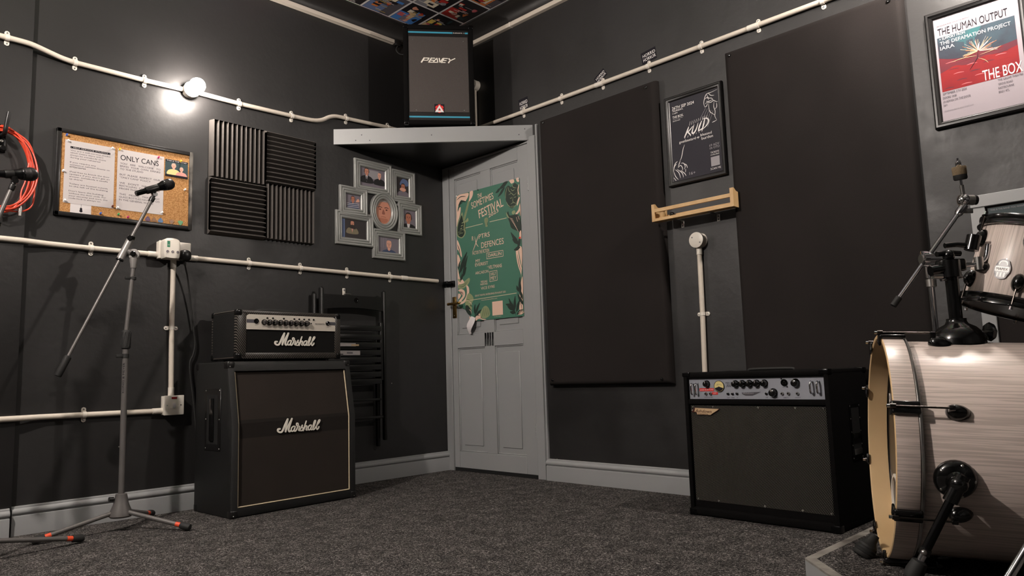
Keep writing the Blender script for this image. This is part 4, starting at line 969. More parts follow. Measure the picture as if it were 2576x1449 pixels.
m.poly([(fx(a), fz(a, b)) for a, b in wing], Y, 'slate_grey'); m.text('Ashdown', fx(1115), fz(1115, 428), fx(1300), fz(1300, 430), .006, Y - .0003, 'print_grey', shear=.3)
for a, b, s_ in ((500, 475, 'PASSIVE ACTIVE'), (860, 490, 'DEEP'), (940, 490, 'SHAPE'), (1018, 490, 'EQ'), (1512, 498, 'SUB'), (1635, 503, 'OUTPUT LEVEL'), (1815, 342, 'DI OUT'), (1820, 507, 'EFFECTS'), (2005, 507, 'LINE OUT')):
    wl = .0028 * len(s_); m.text(s_, fx(a) - wl / 2, fz(a, b), fx(a) + wl / 2, fz(a, b), .0038, Y, 'ink_soft')
cp_ = m.build('control_panel', t); tag(cp_, 'grey metal control panel')
for a, b, r in ((485, 258, .0125), (1000, 268, .0128), (1120, 268, .0128), (1240, 268, .0128), (1362, 268, .0128), (1490, 268, .0128), (1625, 418, .0150), (1985, 272, .0145)):
    m = MB(); m.lathe((fx(a), Y, fz(a, b)), (0, -1, 0), [(0, r + .003), (.002, r + .002), (.004, r), (.016, r * .9), (.018, r * .7)], 'black_gloss', 18); m.box(fx(a) - .0012, fx(a) + .0012, Y - .0185, Y - .002, fz(a, b), fz(a, b) + r + .002, 'black_gloss'); m.box(fx(a) - .0006, fx(a) + .0006, Y - .0188, Y - .018, fz(a, b) + .003, fz(a, b) + r, 'print_white'); m.build('knob', cp_)
for a in (230, 308, 2235, 2335):
    m = MB(); z0, z1 = fz(a, 420 if a < 400 else 440), fz(a, 245 if a < 400 else 250); x = fx(a); m.tube(smooth([(x, Y, z1), (x, Y - .014, z1 - .002), (x, Y - .020, z1 - .010), (x, Y - .020, z0 + .010), (x, Y - .014, z0 + .002), (x, Y, z0)], 4), .0038, 'chrome', 12); m.build('rack_handle', cp_)
m = MB(); x, z = fx(710), fz(710, 298); m.lathe((x, Y, z), (0, -1, 0), [(0, .0235), (.003, .0235), (.0035, .0215)], 'black_gloss', 32, False); m.disc(x, z, .0215, Y - .0032, 'meter_face', 28); m.poly([(x + .0205 * math.cos(R(a)), z + .0205 * math.sin(R(a))) for a in range(200, 341, 10)] + [(x + .008, z - .004), (x, z - .001), (x - .008, z - .004)], Y - .0036, 'ink'); m.stroke([(x - .013, z + .004), (x, z + .009), (x + .013, z + .004)], .0008, Y - .0036, 'ink_soft'); m.stroke([(x, z - .004), (x - .008, z + .010)], .0006, Y - .0037, 'ink', k=1); m.build('level_meter', cp_)
m = MB(); x, z = fx(1810), fz(1810, 262); m.lathe((x, Y, z), (0, -1, 0), [(0, .0135), (.003, .0135), (.003, .0105), (.0005, .0100)], 'black_metal', 24); [m.ball((x + .005 * math.cos(a), Y - .002, z + .005 * math.sin(a)), .0012, 'steel', 6) for a in (1.57, 3.6, 5.8)]; m.ball((x - .011, Y - .001, z + .015), .003, 'ink', 8); m.ball((x + .010, Y - .001, z - .016), .003, 'ink', 8); m.build('output_connector', cp_)
for a, b in ((460, 412), (545, 412), (1765, 432), (1865, 434), (2005, 436)):
    m = MB(); m.lathe((fx(a), Y, fz(a, b)), (0, -1, 0), [(0, .0065), (.003, .0065), (.004, .0055), (.007, .0050), (.007, .003), (.001, .0028)], 'steel', 16, False); m.disc(fx(a), fz(a, b), .003, Y - .001, 'dark', 10); m.build('jack_socket', cp_)
for a, b in ((860, 418), (938, 420), (1018, 420), (1512, 428)):
    m = MB(); m.lathe((fx(a), Y, fz(a, b)), (0, -1, 0), [(0, .0055), (.004, .0055), (.005, .004)], 'black_gloss', 14); m.build('button', cp_)
m = MB(); m.box(fx(342), fx(608), Y - .0006, Y, fz(342, 370), fz(608, 326), 'tape_red'); m.text('JOIN BURTONS', fx(352), fz(352, 358), fx(600), fz(600, 358), .005, Y - .0009, 'print_white'); m.box(fx(572), fx(676), Y - .0006, Y, fz(572, 427), fz(676, 388), 'tape_red'); m.text('LOFT', fx(592), fz(592, 416), fx(656), fz(656, 416), .005, Y - .0009, 'print_white'); lb = m.build('red_tape_label', cp_); tag(lb, 'red embossed tape labels')
gz0, gz1 = .060, H - .138
m = MB(); m.box(x0 + .003, x1 - .003, -hd + .012, -hd + .0145, gz0, gz1, 'perforated_steel', .001, 1)
gr = m.build('perforated_grille', t)
m = MB(); m.box(x0, x1, -hd + .05, -hd + .07, .03, H - .14, 'carpet_black'); m.build('baffle', t)
m = MB()
for x in (x0 + .014, x0 + .11, .02, x1 - .12, x1 - .012):
    for z in (gz0 + .006, gz1 - .006): m.lathe((x, -hd + .012, z), (0, -1, 0), [(0, .0045), (.002, .003)], 'steel', 10)
m.build('screw', gr)
# winged badge
def bx(a): return x0 + .012 + (a - 250) / 1900 * .128
def bz_(b): return gz1 - .010 - (b - 290) / 410 * .030
m = MB(); yb = -hd + .006
m.prism([(bx(a), bz_(b)) for a, b in ((250, 540), (240, 400), (380, 380), (430, 285), (2160, 340), (2150, 390), (1550, 690), (600, 690), (560, 560))], yb, yb + .005, 'badge_maroon')
m.poly([(bx(a), bz_(b)) for a, b in ((430, 500), (490, 300), (2140, 350), (2030, 430), (1730, 580), (1540, 690), (620, 680), (580, 560), (600, 545), (430, 515))], yb - .0004, 'badge_cream')
m.text('Ashdown', bx(470), bz_(545), bx(1640), bz_(585), .0125, yb - .0008, 'badge_maroon', shear=.35, bold=.02); m.text('engineering', bx(650), bz_(680), bx(1380), bz_(685), .0065, yb - .0008, 'badge_maroon', bold=.01)
m.ball((bx(290), yb - .001, bz_(440)), .0028, 'steel', 8); bg_ = m.build('maker_badge', t); tag(bg_, 'cream winged badge with maroon lettering')
for s in (-1, 1):
    x = s * hw; m = MB(); yc = .03
    m.box(min(x, x + s * .003), max(x, x + s * .003), yc - .05, yc + .05, .245, .455, 'black_metal', .001, 1); h_ = m.build('recessed_handle', t)
    m = MB(); m.box(min(x + s * .003, x + s * .0036), max(x + s * .003, x + s * .0036), yc - .037, yc + .037, .262, .44, 'dark'); m.build('handle_recess', h_)
    m = MB(); m.box(min(x + s * .0036, x + s * .010), max(x + s * .0036, x + s * .010), yc - .036, yc + .036, .325, .345, 'black_gloss', .003); m.build('grip', h_); m = MB(); m.box(min(x + s * .0036, x + s * .008), max(x + s * .0036, x + s * .008), yc - .036, yc + .036, .264, .285, 'steel', .003); m.build('lower_ledge', h_)
    m = MB(); [m.lathe((x + s * .003, yc + yy, zz), (s, 0, 0), [(0, .003), (.001, .002)], 'steel', 8) for yy in (-.044, .044) for zz in (.252, .30, .35, .40, .448)]; m.build('screw', h_)
for s in (-1, 1):
    for z in (0, 1):
        for y in (-1, 1):
            m = MB(); a = s * hw; b = y * hd
            m.box(min(a + s * .002, a - s * .034), max(a + s * .002, a - s * .034), min(b + y * .003, b - y * .034), max(b + y * .003, b - y * .034), .0005 if z == 0 else H - .018, .028 if z == 0 else H + .0015, 'black_metal', .003)
            cc_ = m.build('corner_cap', t)
m = MB(); m.tube(smooth([(-.10, 0, H), (-.08, 0, H + .006), (.08, 0, H + .006), (.10, 0, H)], 4), .006, 'black_rubber', 10); m.build('carry_handle', t)

# ------------------------------------------------------------------ loudspeaker on the corner shelf
w, dp, h = .427, .300, .632
fl = Vector((-.583, -.329, 2.107)); rz = R(-38.4); ux = Vector((math.cos(rz), math.sin(rz), 0)); uy = Vector((-math.sin(rz), math.cos(rz), 0))
t = thing('loudspeaker', 'large black loudspeaker with two blue stripes on the corner shelf', 'speaker', fl + ux * w / 2 + uy * dp / 2, rz)
hw, hd = w / 2, dp / 2
m = MB(); z0 = .010; h1_ = z0 + h
def trap(x, zz0, zz1): return
lo = [[(-hw, -hd, z), (hw, -hd, z), (hw - .02, hd * .2, z), (hw - .09, hd, z), (-hw + .09, hd, z), (-hw + .02, hd * .2, z)] for z in (z0, h1_)]
# frame: four bars in front of a solid back
b_ = .028
m.loft([[(x, y if y > -hd + .001 else -hd + .035, z) for x, y, z in lp] for lp in lo], 'carpet_black', True, True, True)
m.box(-hw, -hw + b_, -hd, -hd + .05, z0, h1_, 'carpet_black', .006); m.box(hw - b_, hw, -hd, -hd + .05, z0, h1_, 'carpet_black', .006); m.box(-hw, hw, -hd, -hd + .05, z0, z0 + b_, 'carpet_black', .006); m.box(-hw, hw, -hd, -hd + .05, h1_ - b_, h1_, 'carpet_black', .006)
m.build('cabinet', t)
gi = hw - b_ - .001
m = MB(); m.box(-gi, gi, -hd + .010, -hd + .0345, z0 + b_, h1_ - b_, 'slate_grey' and 'black_plastic'); m.build('front_baffle', t)
m = MB(); m.box(-gi + .004, gi - .004, -hd + .0065, -hd + .010, z0 + .078, h1_ - .074, 'perforated_black', .001, 1); g_ = m.build('grille', t)
for z, tx in ((z0 + .049, 0), (h1_ - .047, 1)):
    m = MB()
    if tx: m.box(-gi + .002, gi - .096, -hd + .0085, -hd + .010, z - .005, z + .005, 'stripe_blue'); m.box(gi - .020, gi - .002, -hd + .0085, -hd + .010, z - .005, z + .005, 'stripe_blue'); m.text('EUROSYS. 3', gi - .092, z - .003, gi - .024, z - .003, .006, -hd + .0085, 'print_white', bold=.015)
    else: m.box(-gi + .002, gi - .002, -hd + .0085, -hd + .010, z - .005, z + .005, 'stripe_blue')
    s_ = m.build('blue_stripe', t); tag(s_, 'light blue stripe')
# angular wordmark
m = MB(); U = .0315; k = .205 / 315
def pp(pts, wd=9): m.stroke([((x - 792) * k, z0 + .405 + (472 - y) * k) for x, y in pts], wd * k, -hd + .003, 'logo_white', .003, 1)
pp([(630, 496), (660, 448)], 13); pp([(654, 452), (708, 452)], 8); pp([(703, 449), (688, 477)], 10); pp([(694, 474), (646, 474)], 7)
for x in (0, 118):
    pp([(760 + x, 452), (722 + x, 452)], 8); pp([(748 + x, 472), (710 + x, 472)], 8); pp([(738 + x, 492), (694 + x, 492)], 8); pp([(726 + x, 448), (698 + x, 496)], 12)
pp([(736, 494), (778, 449)], 9); pp([(776, 449), (784, 495)], 11); pp([(736, 492), (786, 492)], 8); pp([(797, 449), (804, 494)], 11); pp([(803, 492), (832, 450)], 8)
pp([(886, 450), (903, 473)], 11); pp([(900, 473), (948, 450)], 9); pp([(902, 468), (882, 496)], 12)
lg = m.build('wordmark_logo', t); tag(lg, 'angular silver white lettering')
m = MB(); cx, cz = 0 - .001, z0 + .098; a = .030; y = -hd + .0058
m.box(cx - a, cx + a, y, y + .0006, cz - a, cz + a, 'ink')
for q in range(6): an = PI / 6 + q * PI / 3; m.blob([(cx + r * math.cos(an + d_), cz + .002 + r * math.sin(an + d_)) for r, d_ in ((.004, -.4), (.023, -.45), (.027, 0), (.023, .45), (.004, .4))], y - .0003, 'tape_red')
m.poly([(cx, cz + .025), (cx + .027, cz - .020), (cx - .027, cz - .020)], y - .0006, 'print_white'); m.poly([(cx, cz + .006), (cx + .009, cz - .010), (cx - .009, cz - .010)], y - .0009, 'c_red'); st = m.build('triangle_sticker', t); tag(st, 'red sticker with a white triangle')
m = MB()
for x, z in ((-gi + .03, h1_ - .095), (gi - .03, h1_ - .10), (-gi + .045, z0 + .09), (gi - .035, z0 + .09)): m.lathe((x, -hd + .0065, z), (0, -1, 0), [(0, .0042), (.0015, .003)], 'steel', 10)
m.build('screw', g_)
for sx in (-1, 1):
    for z in (z0, h1_):
        m = MB(); a = sx * hw; m.box(min(a + sx * .002, a - sx * .03), max(a + sx * .002, a - sx * .03), -hd - .003, -hd + .03, z - (.002 if z == z0 else .024), z + (.024 if z == z0 else .002), 'black_metal', .006, 3); m.build('corner_cap', t)
for sx in (-.15, .15):
    for sy in (-.09, .09):
        m = MB(); m.lathe((sx, sy, z0), (0, 0, -1), [(0, .012), (z0, .010)], 'black_rubber', 14); m.build('rubber_foot', t)
# folding chair hung on the wall
t = thing('folding_chair', 'black folding wooden chair hung flat on the wall behind the amplifier stack', 'chair', (-.77, -.001, .24))
def bar(nm, x0, x1, y0, y1, z0_, z1_, par=None, tilt=0, mt='black_wood_stain'):
    m = MB(); m.box(x0, x1, y0, y1, z0_, z1_, mt, .004, 2, Matrix.Rotation(tilt, 4, 'Y') if tilt else None); return m.build(nm, par or t)
for s in (-1, 1):
    m = MB(); x = s * .215; m.box(x - .011, x + .011, -.075, -.047, .0, .892, 'black_wood_stain', .005); m.lathe((x, -.061, .885), (0, 0, 1), [(0, .011), (.008, .009), (.012, .004)], 'black_wood_stain', 12); m.build('back_post', t)
    m = MB(); x = s * .188 if s > 0 else -.242; m.box(x - .011, x + .011, -.040, -.014, -.035, .86 if s < 0 else .62, 'black_wood_stain', .005); m.build('rear_leg', t)
    m = MB(); x = s * .188; m.box(x - .010, x + .010, -.075, -.050, .355, .702, 'black_wood_stain', .005); m.build('seat_rail', t)
m = MB(); lo = []
for i in range(11):
    a = -1 + 2 * i / 10; x = a * .205; zl = .77 + .014 * (1 - a * a); lo.append([(x, -.070 + .012 * a * a * 0, zl), (x, -.052, zl), (x, -.052, .856), (x, -.070, .856)])
m.loft(lo, 'black_wood_stain', True, True, True); bk = m.build('backrest', t)
m = MB(); m.lathe((.012, -.0705, .828), (0, -1, 0), [(0, .015), (.0015, .015), (.0015, .011), (-.001, .009)], 'black_gloss', 20); m.disc(.012, .828, .0105, -.0702, 'ink_soft', 14); m.build('hanging_hole', bk)
for i, z in enumerate((.664, .612, .565, .520, .478, .435, .392, .350)):
    sl = bar('seat_slat', -.182, .182, -.080, -.066, z - .016, z + .016)
    if i in (2, 3):
        m = MB()
        if i == 2: m.box(-.115, .0, -.0806, -.0801, z - .008, z + .010, 'paper'); m.box(-.03, .022, -.0807, -.0801, z - .006, z + .004, 'c_tan')
        else: m.box(-.118, .030, -.0806, -.0801, z - .014, z + .011, 'paper'); m.box(-.06, -.02, -.0809, -.0806, z - .006, z + .004, 'ink_grey'); m.box(-.112, -.085, -.0809, -.0806, z - .012, z - .006, 'ink_soft')
        m.build('paper_label', sl)
bar('stretcher', -.20, .195, -.060, -.046, .236, .250); bar('stretcher', -.21, .21, -.068, -.052, .130, .146); bar('stretcher', -.20, .18, -.036, -.020, .108, .118)
m = MB(); m.box(-.052, -.034, -.008, 0, .862, .905, 'white_plastic', .003); m.tube([(-.043, -.006, .87), (-.043, -.075, .862)], .004, 'steel', 8); m.lathe((-.043, -.008, .893), (0, -1, 0), [(0, .006), (.002, .004)], 'ink_grey', 10)
o = m.build('wall_hook', loc=(-.757, -.001, .24)); tag(o, 'little white hook on the wall carrying the folding chair', 'hook')

# ------------------------------------------------------------------ festival poster on the door
PC, PZ = .428, 1.378
t = thing('poster', 'green music festival poster with curled lower corner taped to the grey door', 'poster', (-.014, -PC, PZ), RIGHT)
m = MB(); m.at(PC, PZ)
G, PK, DK, PL, WH = 'poster_green', 'poster_pink', 'poster_green_dark', 'poster_green_pale', 'poster_pink'
outl = [(.137, 1.803), (.727, 1.797), (.727, .950), (.285, .952), (.236, 1.0), (.200, 1.035), (.137, 1.06)]
lo = [[(x, 0, z) for x, z in outl], [(x, -.0012, z) for x, z in outl]]; m.loft(lo, G, True, True, True)
y1, y2, y3 = -.0013, -.0014, -.0015
def L(*p, w=.006, mt=PK, y=y1, tp=True): m.stroke(list(p), w, y, mt, taper=tp)
def B(*p, mt=PK, y=y1): m.blob(list(p), y, mt)
# pink swirls, top-left corner
B((.140, 1.78), (.165, 1.80), (.215, 1.80), (.262, 1.795), (.255, 1.77), (.225, 1.745), (.19, 1.762), (.165, 1.74), (.15, 1.70), (.14, 1.66)); 
B((.275, 1.80), (.305, 1.80), (.298, 1.765), (.262, 1.735), (.27, 1.765))
B((.139, 1.66), (.155, 1.70), (.182, 1.715), (.172, 1.66), (.150, 1.62), (.139, 1.59))
L((.145, 1.77), (.185, 1.785), (.235, 1.778), mt=DK, y=y2); L((.16, 1.73), (.19, 1.752), (.235, 1.742), mt=DK, y=y2, w=.012); L((.155, 1.69), (.175, 1.735), (.20, 1.74), mt=DK, y=y2, w=.008)
# guitar
B((.197, 1.679), (.170, 1.64), (.149, 1.612), (.139, 1.57), (.141, 1.529), (.165, 1.512), (.189, 1.506), (.215, 1.520), (.226, 1.545), (.213, 1.573), (.225, 1.60), (.254, 1.610), (.250, 1.632), (.228, 1.618), (.205, 1.622), mt=PL)
m.poly(smooth([(.192, 1.660), (.172, 1.635), (.155, 1.608), (.145, 1.57), (.148, 1.535), (.168, 1.518), (.188, 1.513), (.208, 1.525), (.216, 1.545), (.204, 1.573), (.212, 1.597), (.205, 1.612)], 3, True), y2, DK)
m.poly([(.201, 1.626), (.256, 1.745), (.272, 1.738), (.220, 1.618)], y3, PL)
for i in range(15): a = i / 15; m.stroke([(.204 + .055 * a, 1.632 + .110 * a), (.218 + .052 * a, 1.626 + .112 * a)], .0016, y3 - .0003, DK, k=1)
for x, z in ((.198, 1.606), (.190, 1.588), (.182, 1.570)): m.stroke([(x - .006, z), (x + .008, z + .003)], .006, y3, PL, k=1)
L((.150, 1.552), (.185, 1.548), mt=PL, y=y3, w=.004); L((.155, 1.538), (.20, 1.54), mt=PL, y=y3, w=.004); L((.165, 1.56), (.205, 1.56), (.21, 1.54), mt=PL, y=y3, w=.003)
# left edge swirls and leaves
B((.139, 1.50), (.160, 1.47), (.178, 1.42), (.182, 1.38), (.165, 1.40), (.15, 1.43), (.139, 1.44)); B((.139, 1.40), (.155, 1.39), (.168, 1.35), (.155, 1.32), (.139, 1.33)); L((.141, 1.47), (.160, 1.43), (.166, 1.39), mt=DK, y=y2)
def leaf(x0, z0, x1, z1, wd=.012, mt=DK, y=y2):
    dx, dz = x1 - x0, z1 - z0; l = math.hypot(dx, dz); nx, nz = -dz / l * wd, dx / l * wd
    m.blob([(x0, z0), (x0 + dx * .3 + nx * .8, z0 + dz * .3 + nz * .8), (x0 + dx * .6 + nx, z0 + dz * .6 + nz), (x1, z1), (x0 + dx * .6 - nx * .7, z0 + dz * .6 - nz * .7), (x0 + dx * .3 - nx, z0 + dz * .3 - nz)], y, mt)
leaf(.150, 1.27, .236, 1.41, .016); leaf(.185, 1.26, .240, 1.385, .012); leaf(.19, 1.25, .226, 1.31, .010); leaf(.158, 1.22, .205, 1.285, .010); leaf(.142, 1.30, .168, 1.36, .008)
L((.145, 1.21), (.17, 1.26), (.19, 1.33), mt=DK, y=y2, w=.004)
B((.139, 1.31), (.150, 1.27), (.165, 1.215), (.155, 1.20), (.139, 1.20)); leaf(.139, 1.24, .17, 1.215, .008, PL)
# mushroom, caterpillar-like pale shapes and pink stripes, lower left
B((.139, 1.18), (.175, 1.170), (.225, 1.185), (.254, 1.215), (.250, 1.235), (.225, 1.228), (.19, 1.212), (.150, 1.205), mt=PL); L((.145, 1.19), (.19, 1.186), (.24, 1.215), mt=DK, y=y2, w=.003); L((.15, 1.198), (.2, 1.2), (.235, 1.222), mt=DK, y=y2, w=.002)
B((.150, 1.205), (.160, 1.245), (.190, 1.225), (.198, 1.208)); B((.22, 1.19), (.242, 1.175), (.245, 1.14), (.225, 1.10), (.190, 1.075), (.15, 1.07), (.16, 1.08), (.20, 1.10), (.222, 1.135), (.222, 1.165))
B((.139, 1.165), (.17, 1.17), (.20, 1.155), (.205, 1.125), (.18, 1.10), (.139, 1.075), (.139, 1.09), (.165, 1.11), (.185, 1.13), (.18, 1.15), (.155, 1.155)); B((.139, 1.14), (.155, 1.14), (.165, 1.128), (.139, 1.105))
B((.235, 1.135), (.265, 1.125), (.285, 1.10), (.275, 1.075), (.25, 1.055), (.27, 1.04), (.25, 1.01), (.22, 1.03), (.205, 1.07), (.215, 1.10), mt=PL); B((.213, 1.06), (.24, 1.05), (.265, 1.01), (.25, .99), (.225, 1.005), (.205, 1.035), mt=DK, y=y2)
L((.22, 1.10), (.25, 1.09), (.275, 1.09), mt=DK, y=y2, w=.003); L((.235, 1.08), (.255, 1.075), (.27, 1.055), mt=PK, y=y2, w=.004); L((.24, 1.03), (.258, 1.018), (.262, 1.0), mt=PK, y=y3, w=.004)
leaf(.292, .99, .345, 1.065, .010); leaf(.30, .985, .36, 1.02, .009); leaf(.29, 1.0, .30, 1.06, .009); L((.285, .97), (.31, 1.01), (.32, 1.05), mt=DK, y=y2, w=.003)
B((.245, .985), (.25, .955), (.285, .953), (.30, .975), (.33, .995), (.355, .99), (.35, .965), (.40, .955), (.37, .953), (.33, .965), (.30, .953)); L((.275, .96), (.30, .985), (.34, .985), mt=DK, y=y2, w=.006)
B((.345, .995), (.37, 1.03), (.40, 1.04), (.43, 1.015), (.435, .985), (.415, .968), (.375, .962), (.35, .975), mt=PL)
for k in range(4): L((.36 + k * .018, .972), (.372 + k * .018, 1.0), (.378 + k * .016, 1.03), mt=DK, y=y2, w=.003)
# right side: portrait line drawing, hand with raised finger, leaves and pink ribbons
leaf(.628, 1.797, .545, 1.762, .014); leaf(.56, 1.765, .515, 1.745, .010); leaf(.60, 1.765, .535, 1.715, .010); L((.63, 1.80), (.595, 1.775), (.56, 1.72), mt=DK, y=y2, w=.003)
B((.598, 1.715), (.605, 1.755), (.63, 1.77), (.655, 1.755), (.685, 1.775), (.72, 1.74), (.715, 1.69), (.70, 1.655), (.672, 1.622), (.645, 1.625), (.615, 1.655), mt=DK)
for p in (((.602, 1.69), (.607, 1.73), (.622, 1.765)), ((.63, 1.76), (.635, 1.735), (.655, 1.72)), ((.66, 1.775), (.672, 1.75), (.70, 1.74)), ((.715, 1.735), (.708, 1.70), (.715, 1.675)), ((.63, 1.71), (.655, 1.715), (.675, 1.70), (.70, 1.712)), ((.64, 1.69), (.65, 1.685), (.66, 1.692)),
          ((.675, 1.69), (.685, 1.684), (.695, 1.69)), ((.668, 1.69), (.664, 1.665), (.672, 1.66)), ((.645, 1.648), (.668, 1.655), (.69, 1.645)), ((.61, 1.67), (.622, 1.648), (.645, 1.63)), ((.70, 1.66), (.69, 1.635), (.672, 1.625)), ((.65, 1.745), (.665, 1.73), (.685, 1.735))): L(*p, mt=PL, y=y2, w=.004)
for k in range(7): L((.648 + .006 * k, 1.618 + abs(k - 3) * .003), (.650 + .006 * k, 1.636), mt=PL, y=y2, w=.0025)
B((.64, 1.80), (.675, 1.80), (.682, 1.782), (.66, 1.776), (.648, 1.785)); B((.70, 1.80), (.722, 1.80), (.722, 1.775), (.705, 1.78))
L((.722, 1.76), (.712, 1.72), (.722, 1.69), w=.010); L((.700, 1.63), (.712, 1.66), (.724, 1.68), w=.014); L((.724, 1.635), (.716, 1.60), (.700, 1.585), (.68, 1.575), w=.016); L((.724, 1.64), (.725, 1.60), (.724, 1.56), w=.006)
B((.601, 1.608), (.612, 1.60), (.622, 1.609), (.632, 1.582), (.655, 1.578), (.70, 1.575), (.725, 1.540), (.725, 1.46), (.69, 1.475), (.645, 1.50), (.632, 1.535), (.618, 1.565), mt=DK)
for k in range(9): a = k * .011; L((.632 + a * .7, 1.565 - a * .9), (.66 + a * .5, 1.553 - a), mt=PK, y=y2, w=.003)
L((.604, 1.604), (.616, 1.578), (.628, 1.565), mt=PL, y=y2, w=.010); B((.655, 1.60), (.675, 1.605), (.685, 1.59), (.668, 1.58), (.655, 1.588), mt=PL, y=y2)
L((.69, 1.56), (.70, 1.53), mt=PK, y=y2, w=.004); L((.705, 1.565), (.715, 1.54), mt=PK, y=y2, w=.004)
leaf(.70, 1.39, .638, 1.475, .012); leaf(.70, 1.39, .65, 1.43, .010); leaf(.715, 1.37, .66, 1.36, .012); leaf(.72, 1.43, .69, 1.36, .012)
B((.712, 1.46), (.726, 1.47), (.726, 1.42), (.712, 1.43)); m.disc(.714, 1.428, .006, y3, 'tape_red', 10, 1.6, 1)
B((.680, 1.36), (.726, 1.37), (.726, 1.27), (.716, 1.20), (.71, 1.15), (.714, 1.20), (.695, 1.25), (.682, 1.30)); L((.70, 1.36), (.708, 1.30), (.724, 1.24), mt=G, y=y2, w=.006); L((.688, 1.33), (.70, 1.27), (.714, 1.22), mt=DK, y=y2, w=.004)
B((.726, 1.19), (.706, 1.14), (.694, 1.11), (.70, 1.05), (.69, 1.0), (.706, .97), (.722, 1.0), (.716, 1.05), (.726, 1.10)); L((.712, 1.12), (.705, 1.05), (.712, .99), mt=DK, y=y2, w=.005)
leaf(.70, 1.08, .704, 1.19, .012, DK, y3); leaf(.69, 1.10, .675, 1.14, .010, DK, y3); leaf(.72, 1.05, .70, 1.12, .010, DK, y3); leaf(.72, 1.02, .68, 1.09, .010, DK, y3)
for a, b_, c, e in ((.65, .98, .604, 1.07), (.652, .99, .59, 1.02), (.65, .99, .66, 1.08), (.66, .975, .61, .985), (.665, .98, .695, 1.05), (.64, 1.02, .575, 1.035), (.67, .965, .72, .99)): leaf(a, b_, c, e, .011)
L((.66, .955), (.645, 1.01), (.63, 1.05), mt=DK, y=y2, w=.004)
for k in range(7): a = R(30 + k * 25); L((.708, .963), (.708 + .028 * math.cos(a), .963 + .024 * math.sin(a)), w=.005, y=y3)
TX = [('THE', .347, 1.745, .389, 1.745, .026, .06), ('SOMETIMES', .290, 1.683, .497, 1.712, .043, .06), ('FESTIVAL', .360, 1.609, .583, 1.650, .055, .06), ('2023', .447, 1.598, .538, 1.621, .022, .04),
      ('R', .285, 1.474, .300, 1.474, .028, .03), ('PTRS', .350, 1.476, .452, 1.478, .029, .0), ('DEFENCES', .371, 1.412, .575, 1.412, .037, .0), ('FACTOR THE FICTION', .286, 1.380, .442, 1.380, .022, .02),
      ('DARLIN', .432, 1.347, .551, 1.345, .020, .03), ('MY', .315, 1.326, .357, 1.326, .020, 0), ('EVEREST', .310, 1.301, .430, 1.301, .020, 0), ('THE', .418, 1.283, .431, 1.283, .005, 0), ('VELTMANS', .432, 1.270, .552, 1.268, .022, .02),
      ('ARCAEON', .309, 1.249, .432, 1.249, .018, -.01), ('SHELLY', .449, 1.226, .500, 1.228, .018, .0), ('MEY', .450, 1.198, .500, 1.198, .022, .02), ('VEGAS', .356, 1.190, .418, 1.189, .013, .02), ('NERVES', .354, 1.175, .420, 1.174, .011, .02),
      ('VICE EYRE', .358, 1.146, .484, 1.148, .017, -.01), ('GROVE THEATRE, EASTBOURNE 6TH AUGUST 2023', .300, 1.107, .579, 1.107, .011, .01), ('www.SometimesFest.com', .358, 1.076, .502, 1.076, .007, 0), ('SCAN HERE', .471, .963, .535, .963, .004, 0)]
for s_, a, b_, c, e, h, bo in TX: m.text(s_, a, b_, c, e, h, y2, PK, bold=bo * .35)
m.stroke([(.31, 1.50), (.325, 1.45), (.345, 1.425)], .005, y2, PK, taper=True); m.stroke([(.345, 1.50), (.325, 1.46), (.288, 1.40)], .006, y2, PK, taper=True)
for a in (((.224, 1.568), (.390, 1.569)), ((.456, 1.570), (.606, 1.569)), ((.150, 1.087), (.671, 1.094))): m.stroke(list(a), .0035, y1, 'piping', k=1)
for q in (((.419, 1.337), (.566, 1.335), (.566, 1.372), (.419, 1.374)), ((.441, 1.189), (.508, 1.191), (.508, 1.253), (.441, 1.253))):
    for i in range(4): m.stroke([q[i], q[(i + 1) % 4]], .0028, y1, PK, k=1)
B((.41, 1.60), (.435, 1.60), (.44, 1.58), (.432, 1.56), (.435, 1.545), (.415, 1.545), (.414, 1.56), (.407, 1.58), mt=PL); [L((.411 + .001 * k, 1.595 - .008 * k), (.437, 1.594 - .008 * k), mt=DK, y=y2, w=.002) for k in range(6)]
m.rect(.457, .550, .973, 1.060, y1, PK)
m.build('printed_sheet', t)
m = MB(); m.at(PC, PZ); lo = []
for i in range(8):
    a = i / 7; xr = .285 - .0 + a * -.035; lo.append([(.262 + .0 - a * .055 * .2 + (1 - abs(2 * a - 1)) * -.02, -.002 - math.sin(a * 2.6) * .022, .985 - a * .115), (.262 + .035 * math.sin(min(1, .25 + a * .9) * PI) + .012, -.002 - math.sin(a * 2.6) * .026, .972 - a * .10)])
m.loft(lo, 'paper_white', False); cc_ = m.build('curled_corner', t); tag(cc_, 'white back of the curled poster corner')
m = MB(); m.at(PC, PZ)
for x, z in ((.145, 1.797), (.72, 1.792), (.355, 1.797)): m.lathe((x, -.0015, z), (0, -1, 0), [(0, .005), (.003, .0045), (.005, .003)], 'pin_clear' if x != .355 else 'poster_green_dark', 10)
m.build('push_pin', t)

